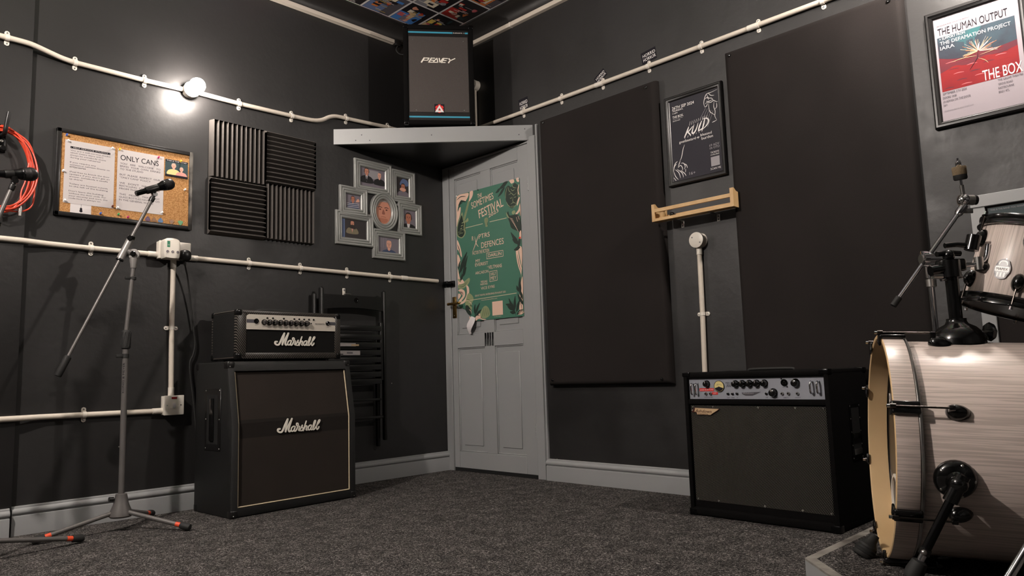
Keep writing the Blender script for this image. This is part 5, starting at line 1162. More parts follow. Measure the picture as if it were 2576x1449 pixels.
# ------------------------------------------------------------------ acoustic panels
def panel(name, label, u0, u1, z0, z1, th, amp, seed, btn):
    t = thing(name, label, 'acoustic panel', (0, -(u0 + u1) / 2, (z0 + z1) / 2), RIGHT)
    m = MB(); w, h = u1 - u0, z1 - z0; nx, nz = 36, 60; rn = random.Random(seed)
    ph = [rn.uniform(0, 6) for _ in range(6)]
    def Y(a, b):
        e = min(a * w, (1 - a) * w, b * h, (1 - b) * h); rr = .020
        k = 1 if e > rr else math.sqrt(max(0, 1 - (1 - e / rr) ** 2))
        wr = amp * (math.sin(a * 9 + ph[0] + 2.2 * math.sin(b * 4 + ph[1])) * .5 + math.sin((a * 1.3 + b) * 11 + ph[2]) * .35 + math.sin((a * 1.5 - b) * 17 + ph[3]) * .2) * min(1, e / .12)
        return -(.010 + (th - .010) * k + wr)
    g = []
    def par(i, n):    # denser near the rims
        t_ = i / n; return .5 - .5 * math.cos(PI * t_)
    for j in range(nz + 1): g.append([m.v(((par(i, nx) - .5) * w, Y(par(i, nx), par(j, nz)), (par(j, nz) - .5) * h)) for i in range(nx + 1)])
    for j in range(nz):
        for i in range(nx): m.f([g[j][i], g[j][i + 1], g[j + 1][i + 1], g[j + 1][i]], 'panel_fabric')
    ring = g[0] + [r[-1] for r in g[1:]] + g[-1][-2::-1] + [r[0] for r in g[-2:0:-1]]
    back = [m.bm.verts.new((v.co.x, -.0005, v.co.z)) for v in ring]
    n = len(ring)
    for i in range(n): m.f([ring[i], ring[(i + 1) % n], back[(i + 1) % n], back[i]], 'panel_fabric')
    m.build('fabric_cover', t, 60)
    for u, z in btn:
        m = MB(); m.lathe((u - (u0 + u1) / 2, -th + .001, z - (z0 + z1) / 2), (0, -1, 0), [(0, .0085), (.002, .0085), (.006, .006), (.007, .002)], 'black_gloss', 14); m.build('fixing_button', t)
    return t
panel('sound_absorber', 'tall black fabric acoustic panel between the door and the framed black gig poster', .928, 1.738, .535, 2.100, .050, .0012, 4, ((.968, 2.075), (1.69, 2.070), (.968, .566), (1.69, .560)))
panel('sound_absorber', 'large wrinkled black fabric acoustic panel behind the bass combo', 2.130, 2.915, .52, 2.110, .050, .0045, 9, ((2.163, 2.083), (2.87, 2.075)))

# ------------------------------------------------------------------ framed posters on the right wall
def frame4(m, x0, x1, z0, z1, wd, th, mt, step=True):
    pr = [(0, .001), (0, th * .75), (wd * .2, th), (wd * .45, th), (wd * .5, th * .8), (wd * .75, th * .72), (wd * .9, th * .55), (wd, th * .35), (wd, .001)]
    m.loft([[(x0 + t_, -h, z0 + t_), (x1 - t_, -h, z0 + t_), (x1 - t_, -h, z1 - t_), (x0 + t_, -h, z1 - t_)] for t_, h in pr], mt)
KU, KZ = 1.9325, 1.757
t = thing('framed_poster', 'black framed dark gig poster with lightning-white lettering above the wooden rack', 'framed poster', (0, -KU, KZ), RIGHT)
m = MB(); m.at(KU, KZ); frame4(m, 1.772, 2.095, 1.524, 1.990, .026, .022, 'frame_black'); m.build('frame', t, 30)
m = MB(); m.at(KU, KZ); m.box(1.79, 2.077, -.009, -.002, 1.542, 1.972, 'poster_black'); y1 = -.0091; y2 = -.0092; W_ = 'print_white'
for s_, a, b_, c, h, bo, sh in (('26TH SEP 2024', 1.812, 1.921, 1.938, .015, .03, 0), ('THURSDAY,', 1.812, 1.909, 1.875, .009, .02, 0), ('7-10PM', 1.812, 1.897, 1.842, .007, .01, 0), ('THE BOX,', 1.812, 1.875, 1.875, .012, .03, 0), ('GROVE THEATRE,', 1.813, 1.867, 1.871, .005, 0, 0), ('EASTBOURNE', 1.813, 1.858, 1.855, .005, 0, 0),
                          ('goatbastard', 1.842, 1.738, 1.936, .013, .0, 0), ('blessed', 1.963, 1.745, 2.024, .013, .0, 0), ('burden', 1.968, 1.726, 2.030, .014, .0, 0), ('\u00a34 ADV', 2.007, 1.682, 2.061, .011, 0, 0), ('\u00a36 OTD', 2.008, 1.668, 2.061, .011, 0, 0),
                          ('TICKETS', 2.011, 1.645, 2.057, .009, .02, 0), ('AVAILABLE', 2.010, 1.635, 2.057, .006, .01, 0), ('SCAN ME', 2.006, 1.564, 2.061, .010, .02, 0), ('16+', 1.889, 1.565, 1.923, .015, -.01, 0)):
    m.text(s_, a, b_, c, b_, h, y1, W_ if s_[0] not in '\u00a31G' else 'print_grey', bold=bo * .5, shear=sh)
m.text('+', 1.941, 1.735, 1.958, 1.735, .016, y1, W_)
def st(*p, w=.006, mt=W_, y=y1): m.stroke(list(p), w, y, mt, taper=True, k=4)
# brush lettering K U L D
st((1.902, 1.812), (1.888, 1.785), (1.872, 1.760), w=.008); st((1.925, 1.808), (1.900, 1.788), (1.888, 1.784), w=.006); st((1.890, 1.788), (1.902, 1.775), (1.910, 1.762), w=.007)
st((1.932, 1.815), (1.922, 1.79), (1.918, 1.775), (1.928, 1.772), (1.942, 1.788), (1.955, 1.818), w=.008); st((1.975, 1.822), (1.960, 1.795), (1.952, 1.772), w=.008); st((1.952, 1.776), (1.965, 1.778), (1.978, 1.784), w=.006)
st((1.992, 1.828), (1.985, 1.805), (1.972, 1.770), w=.008); st((1.980, 1.828), (2.000, 1.828), (2.012, 1.815), (2.003, 1.795), (1.978, 1.778), w=.008)
for k in range(9): x = 1.905 + k * .012; st((x, 1.815 + k * .002), (x + .006, 1.835 + .001 * k), w=.0022)
for k in range(7): x = 1.875 + k * .016; st((x, 1.755 + k * .002), (x + .004, 1.766 + .001 * k), w=.002)
# ink hands reaching from two corners
for p in (((2.070, 1.955), (2.035, 1.950), (2.010, 1.948), (1.998, 1.930), (1.992, 1.905), (1.996, 1.885)), ((2.01, 1.945), (2.02, 1.925), (2.035, 1.92), (2.045, 1.905)), ((2.02, 1.95), (2.032, 1.935), (2.05, 1.93)), ((2.0, 1.925), (2.012, 1.93), (2.02, 1.915)), ((1.998, 1.90), (2.01, 1.905), (2.03, 1.90), (2.045, 1.905), (2.06, 1.895), (2.068, 1.895)),
          ((1.996, 1.885), (2.006, 1.888), (2.012, 1.90)), ((2.005, 1.913), (2.02, 1.908), (2.04, 1.912)), ((2.018, 1.90), (2.018, 1.875), (2.022, 1.855), (2.035, 1.842), (2.047, 1.83)), ((2.048, 1.9), (2.044, 1.875), (2.050, 1.85), (2.047, 1.825), (2.056, 1.803)), ((2.055, 1.803), (2.04, 1.80), (2.03, 1.798)), ((2.06, 1.89), (2.06, 1.87), (2.05, 1.86))): st(*p, w=.0035)
for k in range(5): st((2.0 + .01 * k, 1.88 - .006 * k), (1.985 + .010 * k - .02, 1.83 - .012 * k), w=.0018, mt='print_grey')
for p in (((1.872, 1.726), (1.862, 1.705), (1.855, 1.68), (1.848, 1.66), (1.840, 1.65)), ((1.842, 1.65), (1.835, 1.635), (1.828, 1.62)), ((1.802, 1.62), (1.812, 1.64), (1.826, 1.65)), ((1.80, 1.60), (1.806, 1.625), (1.82, 1.638)), ((1.826, 1.615), (1.842, 1.625), (1.852, 1.61), (1.85, 1.595)), ((1.845, 1.635), (1.86, 1.632), (1.868, 1.615), (1.862, 1.60)), ((1.86, 1.63), (1.875, 1.62), (1.88, 1.603)),
          ((1.87, 1.6), (1.868, 1.585)), ((1.802, 1.60), (1.81, 1.575), (1.825, 1.555)), ((1.81, 1.61), (1.83, 1.59), (1.838, 1.56)), ((1.82, 1.61), (1.848, 1.585), (1.855, 1.56)), ((1.84, 1.60), (1.862, 1.58), (1.87, 1.565)), ((1.80, 1.57), (1.812, 1.552))): st(*p, w=.0035)
m.rect(2.011, 2.057, 1.581, 1.627, y1, 'print_grey')
m.build('printed_sheet', t)
m = MB(); m.at(KU, KZ)

HU, HZ = 3.15, 1.742
t = thing('framed_poster', 'black framed white gig poster with a red picture beside the big wrinkled panel', 'framed poster', (0, -HU, HZ), RIGHT)
m = MB(); m.at(HU, HZ); frame4(m, 2.984, 3.318, 1.508, 1.978, .028, .024, 'frame_black'); m.build('frame', t, 30)
m = MB(); m.at(HU, HZ); m.box(3.0, 3.302, -.009, -.002, 1.524, 1.962, 'poster_paper'); y1, y2, y3 = -.0091, -.0096, -.0098
def inpic(pts, k=5): return [(min(3.2758, max(3.0192, a)), min(1.8718, max(1.6522, b_))) for a, b_ in smooth(pts, k, True)]
m.rect(3.019, 3.276, 1.652, 1.872, y1, 'red_mid')
m.poly([(3.0192, 1.79), (3.0192, 1.8718), (3.2758, 1.8718), (3.2758, 1.78)] + smooth([(3.25, 1.776), (3.20, 1.772), (3.15, 1.78), (3.10, 1.768), (3.05, 1.778)], 3), y1 - .00005, 'night_print')
m.poly([(3.045, 1.8718), (3.07, 1.842), (3.11, 1.828), (3.15, 1.835), (3.17, 1.8718)], y1 - .00018, 'teal_print'); m.rect(3.108, 3.116, 1.795, 1.832, y1 - .0001, 'teal_print'); m.rect(3.138, 3.145, 1.805, 1.834, y1 - .0001, 'teal_print')
m.poly([(3.0192, 1.6522)] + smooth([(3.0192, 1.728), (3.07, 1.742), (3.12, 1.735), (3.17, 1.752), (3.22, 1.745), (3.2758, 1.758)], 4) + [(3.2758, 1.6522)], y1 - .00018, 'red_print')
for q_ in range(26):
    a = 3.025 + (q_ * 37 % 100) / 100 * .21; b_ = 1.662 + (q_ * 53 % 100) / 100 * .12; m.stroke([(a, b_), (a + .018, b_ + .0015), (a + .036, b_ - .001)], .0035, y1 - .00032, ('red_mid', 'red_print', 'c_pink')[q_ % 3], taper=True)
fx_, fz_ = 3.152, 1.776; rn = random.Random(5)
for k in range(70):
    a = rn.uniform(-.25, PI + .25); r1 = rn.uniform(.02, .062) * (1.1 if k % 3 else .8); c_ = ('gold_print', 'print_white', 'c_orange', 'print_grey')[k % 4]
    m.stroke([(fx_ + .004 * math.cos(a), fz_ + .004 * math.sin(a)), (fx_ + r1 * math.cos(a), fz_ + r1 * .82 * math.sin(a))], .0011, y2, c_, k=1)
st = lambda *p, w=.004, mt='ink', y=y2: m.stroke(list(p), w, y, mt, taper=True, k=4)
st((3.150, 1.774), (3.146, 1.75), (3.130, 1.728), (3.118, 1.712), w=.002); st((3.148, 1.75), (3.17, 1.735), (3.18, 1.72), w=.0015, mt='gold_print'); st((3.145, 1.76), (3.10, 1.765), (3.06, 1.762), w=.002, mt='gold_print'); st((3.155, 1.76), (3.20, 1.765), (3.225, 1.772), w=.0015, mt='gold_print')
for s_, a, b_, c, h, mt_, bo in (('EASTBOURNE MUSIC COLLECTIVE PRESENTS', 3.022, 1.917, 3.135, .0055, 'ink_soft', 0), ('THE HUMAN OUTPUT', 3.024, 1.880, 3.256, .029, 'ink', 0), ('+ SUPPORT FROM', 3.027, 1.860, 3.115, .010, 'print_white', -.01), ('THE DEFAMATION PROJECT', 3.028, 1.840, 3.262, .014, 'print_white', .01), ('IARA', 3.027, 1.820, 3.076, .014, 'print_white', 0), ('THE BOX', 3.157, 1.655, 3.283, .040, 'paper_white', .015),
                         ('THE GROVE THEATRE', 3.203, 1.640, 3.282, .008, 'ink_soft', 0), ('GROVE ROAD', 3.203, 1.624, 3.249, .008, 'ink_soft', 0), ('EASTBOURNE', 3.202, 1.609, 3.251, .008, 'ink_soft', 0), ('BN21 4TL', 3.202, 1.594, 3.236, .008, 'ink_soft', 0), ('SEPTEMBER 5TH 2024', 3.020, 1.639, 3.101, .009, 'ink_soft', 0), ('DOORS 19:00', 3.019, 1.623, 3.066, .009, 'ink_soft', .01), ('\u00a34 ADV/\u00a36 ON THE DOOR', 3.019, 1.608, 3.112, .009, 'ink_soft', 0), ('16+', 3.019, 1.594, 3.032, .009, 'ink_soft', 0), ('TICKETS AVAILABLE VIA WEGOTTICKETS.COM', 3.020, 1.572, 3.118, .005, 'ink_grey', 0)):
    m.text(s_, a, b_, c, b_, h, y3, mt_, bold=bo)
m.build('printed_sheet', t)

# band stickers above the long conduit
def sticker(u, z, w, h, rot, label):
    m = MB(); m.box(-w / 2, w / 2, -.0006, 0, -h / 2, h / 2, 'ink'); m.text('HORRID', -w * .40, .002, w * .46, .002, h * .26, -.0009, 'print_white', bold=.03); m.text('HORROR', -w * .40, -h * .32, w * .46, -h * .32, h * .26, -.0009, 'print_white', bold=.03)
    o = m.build('band_sticker', loc=(-.0006, -u, z)); o.rotation_euler = (0, rot, RIGHT); tag(o, label, 'sticker', 'black band stickers above the conduit')
sticker(.768, 2.255, .077, .082, R(-4), 'small black band sticker nearest the loudspeaker just above the conduit')
sticker(1.365, 2.245, .080, .050, R(-32), 'small black band sticker tilted steeply above the middle of the conduit')
sticker(1.686, 2.258, .092, .066, R(-7), 'small black band sticker above the conduit over the panel corner')

# wooden rack
t = thing('spice_rack', 'small raw pine rack with a front rail fixed below the framed dark gig poster', 'rack', (-.055, -1.941, 1.343), RIGHT)
w = .222
m = MB(); m.box(-w + .015, w - .015, -.050, -.003, 0, .015, 'raw_pine', .001, 1); m.build('base_board', t)
m = MB(); m.box(-w + .012, w - .012, -.049, -.040, .046, .064, 'raw_pine', .001, 1); m.build('front_rail', t)
m = MB(); m.box(-w + .012, w - .012, -.014, -.003, .060, .088, 'raw_pine', .001, 1) if False else m.box(-w + .012, w - .012, -.010, -.003, .015, .030, 'raw_pine', .001, 1); m.build('back_rail', t)
for s in (-1, 1):
    m = MB(); x = s * (w - .0085); pr = [(-.050, 0), (-.050, .088), (-.040, .089), (-.020, .076), (-.002, .074), (-.002, 0)]
    m.loft([[(x - .0085, y, z) for y, z in pr], [(x + .0085, y, z) for y, z in pr]], 'raw_pine', True, True, True); m.build('end_panel', t)
for u in (-.111, .086):
    m = MB(); m.box(u - .008, u + .008, .0525, .0545, -.034, -.001, 'steel', .0005, 1); m.box(u - .008, u + .008, -.030, .0525, -.0022, -.0005, 'steel', .0005, 1)
    for z in (-.010, -.025): m.disc(u, z, .0035, .0523, 'dark', 10)
    m.build('angle_bracket', t)
m = MB(); m.lathe((0, 0, 0), (0, 0, 1), [(0, .0165), (.002, .018), (.040, .018), (.040, .016), (.006, .0155)], 'raw_pine', 20); o = m.build('wooden_cup', loc=(-.080, -1.772, 1.3585)); tag(o, 'small round wooden cup standing at one end of the pine rack', 'cup')
m = MB(); m.lathe((0, 0, 0), (0, 1, 0), [(0, .008), (.004, .010), (.016, .010), (.02, .008)], 'black_gloss', 14); m.lathe((.012, 0, 0), (1, 0, 0), [(0, .004), (.016, .004)], 'steel', 12); o = m.build('jack_plug', loc=(-.080, -1.83, 1.3685)); tag(o, 'tiny black and silver plug lying on the pine rack beside the cup', 'plug')

# grey timber framed board beside the drums
t = thing('framed_wall_board', 'grey timber framed board with dark felt behind the small drum', 'wall board', (0, -3.50, 0), RIGHT)
m = MB(); m.at(3.50, 0); FZ = 1.222
m.box(3.073, 3.93, -.024, 0, FZ - .046, FZ, 'grey_gloss_paint', .002, 1); m.box(3.073, 3.120, -.022, 0, .121, FZ - .047, 'grey_gloss_paint', .002, 1); m.box(3.883, 3.93, -.022, 0, .121, FZ - .047, 'grey_gloss_paint', .002, 1)
for u, z in ((3.096, FZ - .023), (3.10, 1.12)): m.lathe((u, -.024 if z > 1.17 else -.022, z), (0, -1, 0), [(0, .0045), (.0008, .0035)], 'steel', 10)
m.build('timber_frame', t)
m = MB(); m.at(3.50, 0); m.box(3.12, 3.883, -.010, 0, .125, FZ - .046, 'panel_fabric'); m.build('felt_infill', t)
m = MB(); m.at(3.19, 1.11); m.box(3.127, 3.262, -.0008, 0, 1.045, 1.168, 'bg_teal'); m.text('THIS IS THE BAND YOU WANTED', 3.135, 1.157, 3.25, 1.157, .006, -.0011, 'print_grey')
person(m, 3.165, 1.108, .032, -.0011, 'skin_c', 'hair_grey', 'shirt_yellow'); person(m, 3.215, 1.104, .026, -.0016, 'skin_c', 'hair_grey', 'shirt_pink')
o = m.build('printed_photo', loc=(-.0105, -3.19, 1.11), rotz=RIGHT); tag(o, 'small printed photo of two people pinned behind the drum in the grey timber frame', 'photo')

# ------------------------------------------------------------------ drum riser
m = MB(); RZ = .082
poly = [(-.002, -2.84), (-1.13, -2.823), (-2.09, -3.71), (-2.09, -4.9), (-.002, -4.9)]
t = thing('drum_riser', 'low carpeted drum riser with a grey edge strip', 'riser', (-1.0, -3.8, 0))
def rloop(z, k=0): return [(x + 1.0, y + 3.8, z) for x, y in poly]
m.loft([rloop(0.0), rloop(RZ - .006)], 'grey_gloss_paint', True, True, True); m.build('riser_box', t)
def inset(p, d):
    n = len(p); out = []
    for i in range(n):
        a, b_, c = Vector(p[i - 1]), Vector(p[i]), Vector(p[(i + 1) % n]); e1 = (b_ - a).normalized(); e2 = (c - b_).normalized(); n1 = Vector((-e1.y, e1.x)); n2 = Vector((-e2.y, e2.x)); k = (n1 + n2).normalized(); out.append(tuple(b_ + k * d / max(.3, k.dot(n1))))
    return out
ins = inset(poly, .028)
if abs(ins[1][1]) < 2.85: ins = inset(poly, -.028)
m = MB(); m.loft([[(x + 1.0, y + 3.8, RZ - .0059) for x, y in ins], [(x + 1.0, y + 3.8, RZ) for x, y in ins]], 'carpet', True, True, True); m.build('carpet_top', t)
m = MB(); n = len(poly)
for i in (0, 1):
    a, b_ = poly[i], poly[i + 1]; ia, ib = ins[i], ins[i + 1]
    m.loft([[(p[0] + 1, p[1] + 3.8, z) for p, z in ((a, RZ - .0058), (a, RZ), (q, RZ + .0003), (q, RZ - .0058))] for a_, (a, q) in enumerate(((a, ia), (b_, ib)))], 'riser_trim', True, True, True)
es_ = m.build('edge_strip', t); tag(es_, 'worn grey edge strip')

# ------------------------------------------------------------------ drums (local Y runs along the shell axis, local Z up across it)
def xyz_matrix(o, X, Y, Z):
    M = Matrix((X, Y, Z)).transposed().to_4x4(); M.translation = o; return M
def tension(m, p, ang, s0, s1, r0, rh): pass
kn = Vector((-.41276, .90911, .05605)).normalized(); kt = Vector((-.91054, -.41341, 0)).normalized(); kv = kn.cross(kt).normalized()
kc = Vector((-1.00942, -3.00556, .39046))
t = thing('bass_drum', 'large whitewashed bass drum with natural wood hoop standing on the riser', 'drum', matrix=xyz_matrix(kc, kt, -kn, kv))
def ring_lathe(m, prof, mt, n=72): m.lathe((0, 0, 0), (0, 1, 0), prof, mt, n, False)
SR, HR = .280, .298
m = MB(); ring_lathe(m, [(.066, SR - .009), (.064, SR - .002), (.070, SR), (.30, SR), (.515, SR)], 'drum_white'); ring_lathe(m, [(.515, SR), (.515, SR - .009), (.30, SR - .009), (.066, SR - .009)], 'maple_inner'); m.build('shell', t, 30)
for nm, a, b_, lb in (('hoop', 0, .052, 'front wood hoop'), ('hoop', .53, .575, 'rear wood hoop')):
    m = MB(); ring_lathe(m, [(b_, HR - .012), (b_, HR - .001), (b_ - .002, HR), (a + .002, HR)], 'drum_white'); ring_lathe(m, [(a + .002, HR), (a, HR - .002), (a, HR - .010), (a + .002, HR - .012), (b_, HR - .012)], 'maple_inner'); h_ = m.build(nm, t, 30); tag(h_, lb)
m = MB(); ring_lathe(m, [(.0525, HR - .014), (.0525, HR - .003), (.055, HR - .001), (.060, HR - .003), (.062, HR - .008), (.062, SR + .001), (.064, SR + .001)], 'steel'); m.build('metal_rim', t, 30)
m = MB(); m.lathe((0, .056, 0), (0, 1, 0), [(0, HR - .013), (.002, HR - .013)], 'black_drumhead', 72)
hd_ = m.build('front_head', t)
m = MB(); hx, hz, hr = -.150, -.165, .056
lo = [[(hx + (hr + e) * math.cos(2 * PI * k / 40), .0558 - o2, hz + (hr + e) * math.sin(2 * PI * k / 40)) for k in range(40)] for e, o2 in ((.010, 0), (.010, .004), (.006, .006), (0, .005), (-.001, 0))]
m.loft(lo, 'white_plastic'); pr_ = m.build('port_ring', hd_); tag(pr_, 'white port ring')
m = MB()
m.text('BLACK PANTHER', -.245, .085, .245, .085, .045, .0555, 'print_white', bold=.02); m.build('head_lettering', hd_)
ANG = [75, 22, -28, -77, 240, 195, 153, 116]
def claw(par, a, front=True, hooks=True):
    c, s_ = math.cos(R(a)), math.sin(R(a)); Rm = Matrix(((c, 0, -s_, 0), (0, 1, 0, 0), (s_, 0, c, 0), (0, 0, 0, 1)))   # local x -> radial
    f = (lambda y: y) if front else (lambda y: .575 - y)
    m = MB(Rm)
    y0, y1 = sorted((f(-.005), f(.058))); m.box(HR - .001, HR + .011, y0, y1, -.016, .016, 'black_gloss', .004, 3)
    y0, y1 = sorted((f(-.007), f(-.001))); m.box(HR - .020, HR + .007, y0, y1, -.015, .015, 'black_gloss', .0025)
    cl = m.build('claw', par)
    m = MB(Rm); y0, y1 = f(-.014), f(.125); m.rod((HR + .0135, y0, 0), (HR + .0135, y1, 0), .0026, 'dark_chrome', 10); m.rod((HR + .0135, f(-.016), 0), (HR + .0135, f(-.005), 0), .0042, 'chrome', 10); m.rod((HR + .0135, f(-.009), 0), (HR + .0135, f(.004), 0), .0062, 'dark_chrome', 12)
    m.build('tension_rod', cl)
    m = MB(Rm); yy = f(.135); k = 1 if front else -1
    lo = []
    for hh, sc_ in ((0, 1), (.006, 1.0), (.014, .88), (.022, .62), (.026, .3)):
        lo.append([(SR - .004 + hh, yy + k * (.025 * sc_ * math.cos(q) * (1.25 if math.cos(q) > 0 else .9)) - k * .004 * (hh / .02), .020 * sc_ * math.sin(q)) for q in [2 * PI * i / 20 for i in range(20)]])
    m.loft(lo, 'black_gloss', True, True, True); m.box(SR + .006, HR + .017, min(yy - k * .020, yy - k * .006), max(yy - k * .020, yy - k * .006), -.006, .006, 'black_gloss', .002); m.build('lug', par)
for a in ANG: claw(t, a)
for a in ANG: claw(t, a, False)
# rear head, tom mount base, spurs
m = MB(); m.lathe((0, .530, 0), (0, 1, 0), [(0, SR - .004), (.002, SR - .004)], 'paper', 64); m.build('rear_head', t)
def spur(side, a, s0, foot_w):
    Mi = t.matrix_world.inverted(); fl_ = Mi @ Vector(foot_w)
    c, s_ = math.cos(R(a)), math.sin(R(a)); rad = Vector((c, 0, s_)); base = Vector((c * SR, s0, s_ * SR))
    m = MB(); m.lathe(base - rad * .003, rad, [(0, .046), (.004, .046), (.012, .043), (.018, .036), (.022, .024), (.030, .020)], 'black_gloss', 28)
    tn = rad.cross(Vector((0, 1, 0)))
    for q in range(5): A_ = 2 * PI * q / 5; m.ball(base + rad * .010 + (Vector((0, 1, 0)) * math.cos(A_) + tn * math.sin(A_)) * .037, .005, 'steel', 8)
    sp_ = m.build('spur', t)
    hub = base + rad * .034; dd = (fl_ - hub).normalized()
    m = MB(); m.ball(hub, .021, 'black_gloss', 18); m.rod(hub - dd * .022, hub + dd * .045, .0165, 'black_gloss', 18); m.build('spur_hinge', sp_)
    Ln = (fl_ - hub).length
    m = MB(); m.rod(hub + dd * .03, hub + dd * (Ln * .70), .0105, 'black_metal', 16); m.rod(hub + dd * (Ln * .66), hub + dd * (Ln * .72), .0125, 'black_gloss', 16); q = hub + dd * Ln * .69; m.ball(q + Vector((.012, -.004, 0)), .007, 'steel', 10); m.rod(hub + dd * (Ln * .6), hub + dd * (Ln - .03), .0078, 'chrome', 16); m.build('spur_tube', sp_)
    m = MB(); m.lathe(fl_ - dd * .055, dd, [(0, .010), (.004, .017), (.030, .021), (.045, .019), (.048, .014)], 'black_rubber', 16); m.build('rubber_foot', sp_)
bpy.context.view_layer.update()
spur(1, -10, .125, (-1.283, -3.135, .106)); spur(-1, 192, .125, (-.655, -2.935, .106))
Mi = t.matrix_world.inverted(); a, b_ = Mi @ Vector((-1.032, -2.938, .084)), Mi @ Vector((-.995, -2.975, .150)); dd = (b_ - a).normalized()
m = MB(); m.lathe(a, dd, [(0, .024), (.004, .028), (.010, .029), (.012, .026), (.018, .029), (.020, .026), (.026, .028), (.028, .025), (.034, .026), (.050, .015), (.070, .012)], 'black_rubber', 20); m.build('rubber_foot', t)

# tom holder on the bass drum
tb = Vector((-.9302, -3.2010, .672))
t = thing('tom_holder', 'black tom holder post standing on top of the bass drum', 'drum mount', tb)
m = MB(); m.lathe((0, 0, -.02), (0, 0, 1), [(0, .066), (.014, .065), (.030, .060), (.046, .046), (.056, .028), (.064, .024), (.070, .024)], 'black_gloss', 32); m.build('mount_base', t)
m = MB(); v = Vector((.72, -.69, 0)); m.rod(v * .05 + Vector((0, 0, .012)), v * .085 + Vector((0, 0, .012)), .004, 'steel'); m.lathe(v * .080 + Vector((0, 0, .012)), v, [(0, .010), (.003, .024), (.010, .026), (.016, .020)], 'black_gloss', 8); m.build('wing_bolt', t)
m = MB(); m.rod((0, 0, .03), (-.006, 0, .20), .0165, 'black_gloss', 20); m.build('post', t)
m = MB(); q = Vector((-.010, 0, .185)); m.rod(q + Vector((0, 0, -.024)), q + Vector((0, 0, .022)), .026, 'black_gloss', 20); m.box(-.035, .035, -.018, .018, .178, .212, 'black_gloss', .007, 3, Matrix.Rotation(R(-44), 4, 'Z')); m.rod(q + v * -.055 + Vector((0, 0, -.005)), q + v * -.02, .014, 'black_gloss', 14); m.rod(q - v * .05 + Vector((0, 0, -.018)), q - v * .025 + Vector((0, 0, -.018)), .009, 'steel', 12); m.build('clamp', t)
m = MB(); m.ball(q + Vector((-.002, 0, .036)), .016, 'black_gloss', 12); m.tube(smooth([q + Vector((-.028, .022, .040)), q + Vector((0, 0, .043)), q + Vector((.024, -.022, .041))], 4), [.004, .008, .009] if False else .0075, 'black_gloss', 10); m.build('wing_nut', t)
m = MB(); e1 = Vector((.085, -.098, .165 + .03)); e2 = Vector((.045, -.05, .196)); m.tube(smooth([tuple(q + v * .02 + Vector((0, 0, .01))), tuple(e2), (.062, -.070, .212), (.068, -.078, .25)], 4), .0062, 'chrome', 12); m.build('bent_arm', t)
m = MB(); m.rod(Vector((.02, -.02, .165)), Vector((-.022, .022, .158)), .0062, 'chrome', 12); m.build('wing_screw', t)
m = MB(); m.lathe(Vector((.045, -.05, .185)), v, [(0, .008), (.012, .014), (.03, .015), (.04, .010)], 'black_gloss', 16); m.rod(Vector((.05, -.056, .18)), Vector((.05, -.056, .215)), .012, 'steel', 14); m.build('memory_lock', t)
m = MB(); m.tube(smooth([(-.006, .008, .250), (.018, -.016, .252), (.044, -.042, .247)], 3), .0075, 'black_gloss', 10); m.rod((.044, -.042, .235), (.05, -.052, .275), .018, 'black_gloss', 16); m.build('drum_clamp', t)

# small drum on the holder
b0, b1 = Vector((-.778, -3.307, .739)), Vector((-.746, -3.378, .967)); Yx = (b1 - b0).normalized(); Zx = Vector((-.70, .71, 0)); Zx = (Zx - Yx * Zx.dot(Yx)).normalized(); Xx = Yx.cross(Zx)
t = thing('rack_tom', 'small whitewashed tom drum with black rims hanging above the bass drum', 'drum', matrix=xyz_matrix(b0, Xx, Yx, Zx)); TR = .1270; TL = .232
m = MB(); ring_lathe(m, [(.008, TR - .002), (.012, TR), (TL - .012, TR), (TL - .008, TR - .002)], 'drum_white'); m.build('shell', t)
for y, k in ((0, 1), (TL, -1)):
    m = MB(); pr = [(-.008, .002), (-.008, .010), (-.006, .012), (.002, .0115), (.006, .009), (.014, .010), (.018, .013), (.020, .012), (.020, .003)]
    ring_lathe(m, [(y + k * a, TR + b_) for a, b_ in pr] if k > 0 else [(y + k * a, TR + b_) for a, b_ in pr[::-1]], 'black_gloss', 56); ring_lathe(m, [(y - k * .008, TR + .002), (y + k * .020, TR + .003)], 'black_gloss', 56); m.build('rim', t, 30)
    m = MB(); m.lathe((0, y - .001, 0), (0, 1, 0), [(0, TR + .001), (.002, TR + .001)], 'paper' if k < 0 else 'clear_head', 56); hh = m.build('drum_head', t)
for i in range(6):
    a = R(60 * i + 38); c, s_ = math.cos(a), math.sin(a); Rm = Matrix(((c, 0, -s_, 0), (0, 1, 0, 0), (s_, 0, c, 0), (0, 0, 0, 1)))
    for y, k in ((0, 1), (TL, -1)):
        m = MB(Rm); yy = y + k * .058; lo = []
        for hh_, sc_ in ((0, 1), (.006, 1), (.014, .85), (.021, .55), (.024, .25)): lo.append([(TR - .003 + hh_, yy + .025 * sc_ * math.cos(q) , .016 * sc_ * math.sin(q)) for q in [2 * PI * j / 18 for j in range(18)]])
        m.loft(lo, 'black_gloss', True, True, True); lg = m.build('lug', t)
        m = MB(Rm); m.rod((TR + .011, y - k * .012, 0), (TR + .011, yy, 0), .0024, 'dark_chrome', 8); m.rod((TR + .011, y - k * .016, 0), (TR + .011, y - k * .004, 0), .0048, 'chrome', 8); m.box(TR + .002, TR + .018, min(y - k * .007, y - k * .002), max(y - k * .007, y - k * .002), -.008, .008, 'black_gloss', .002); m.build('tension_rod', lg)
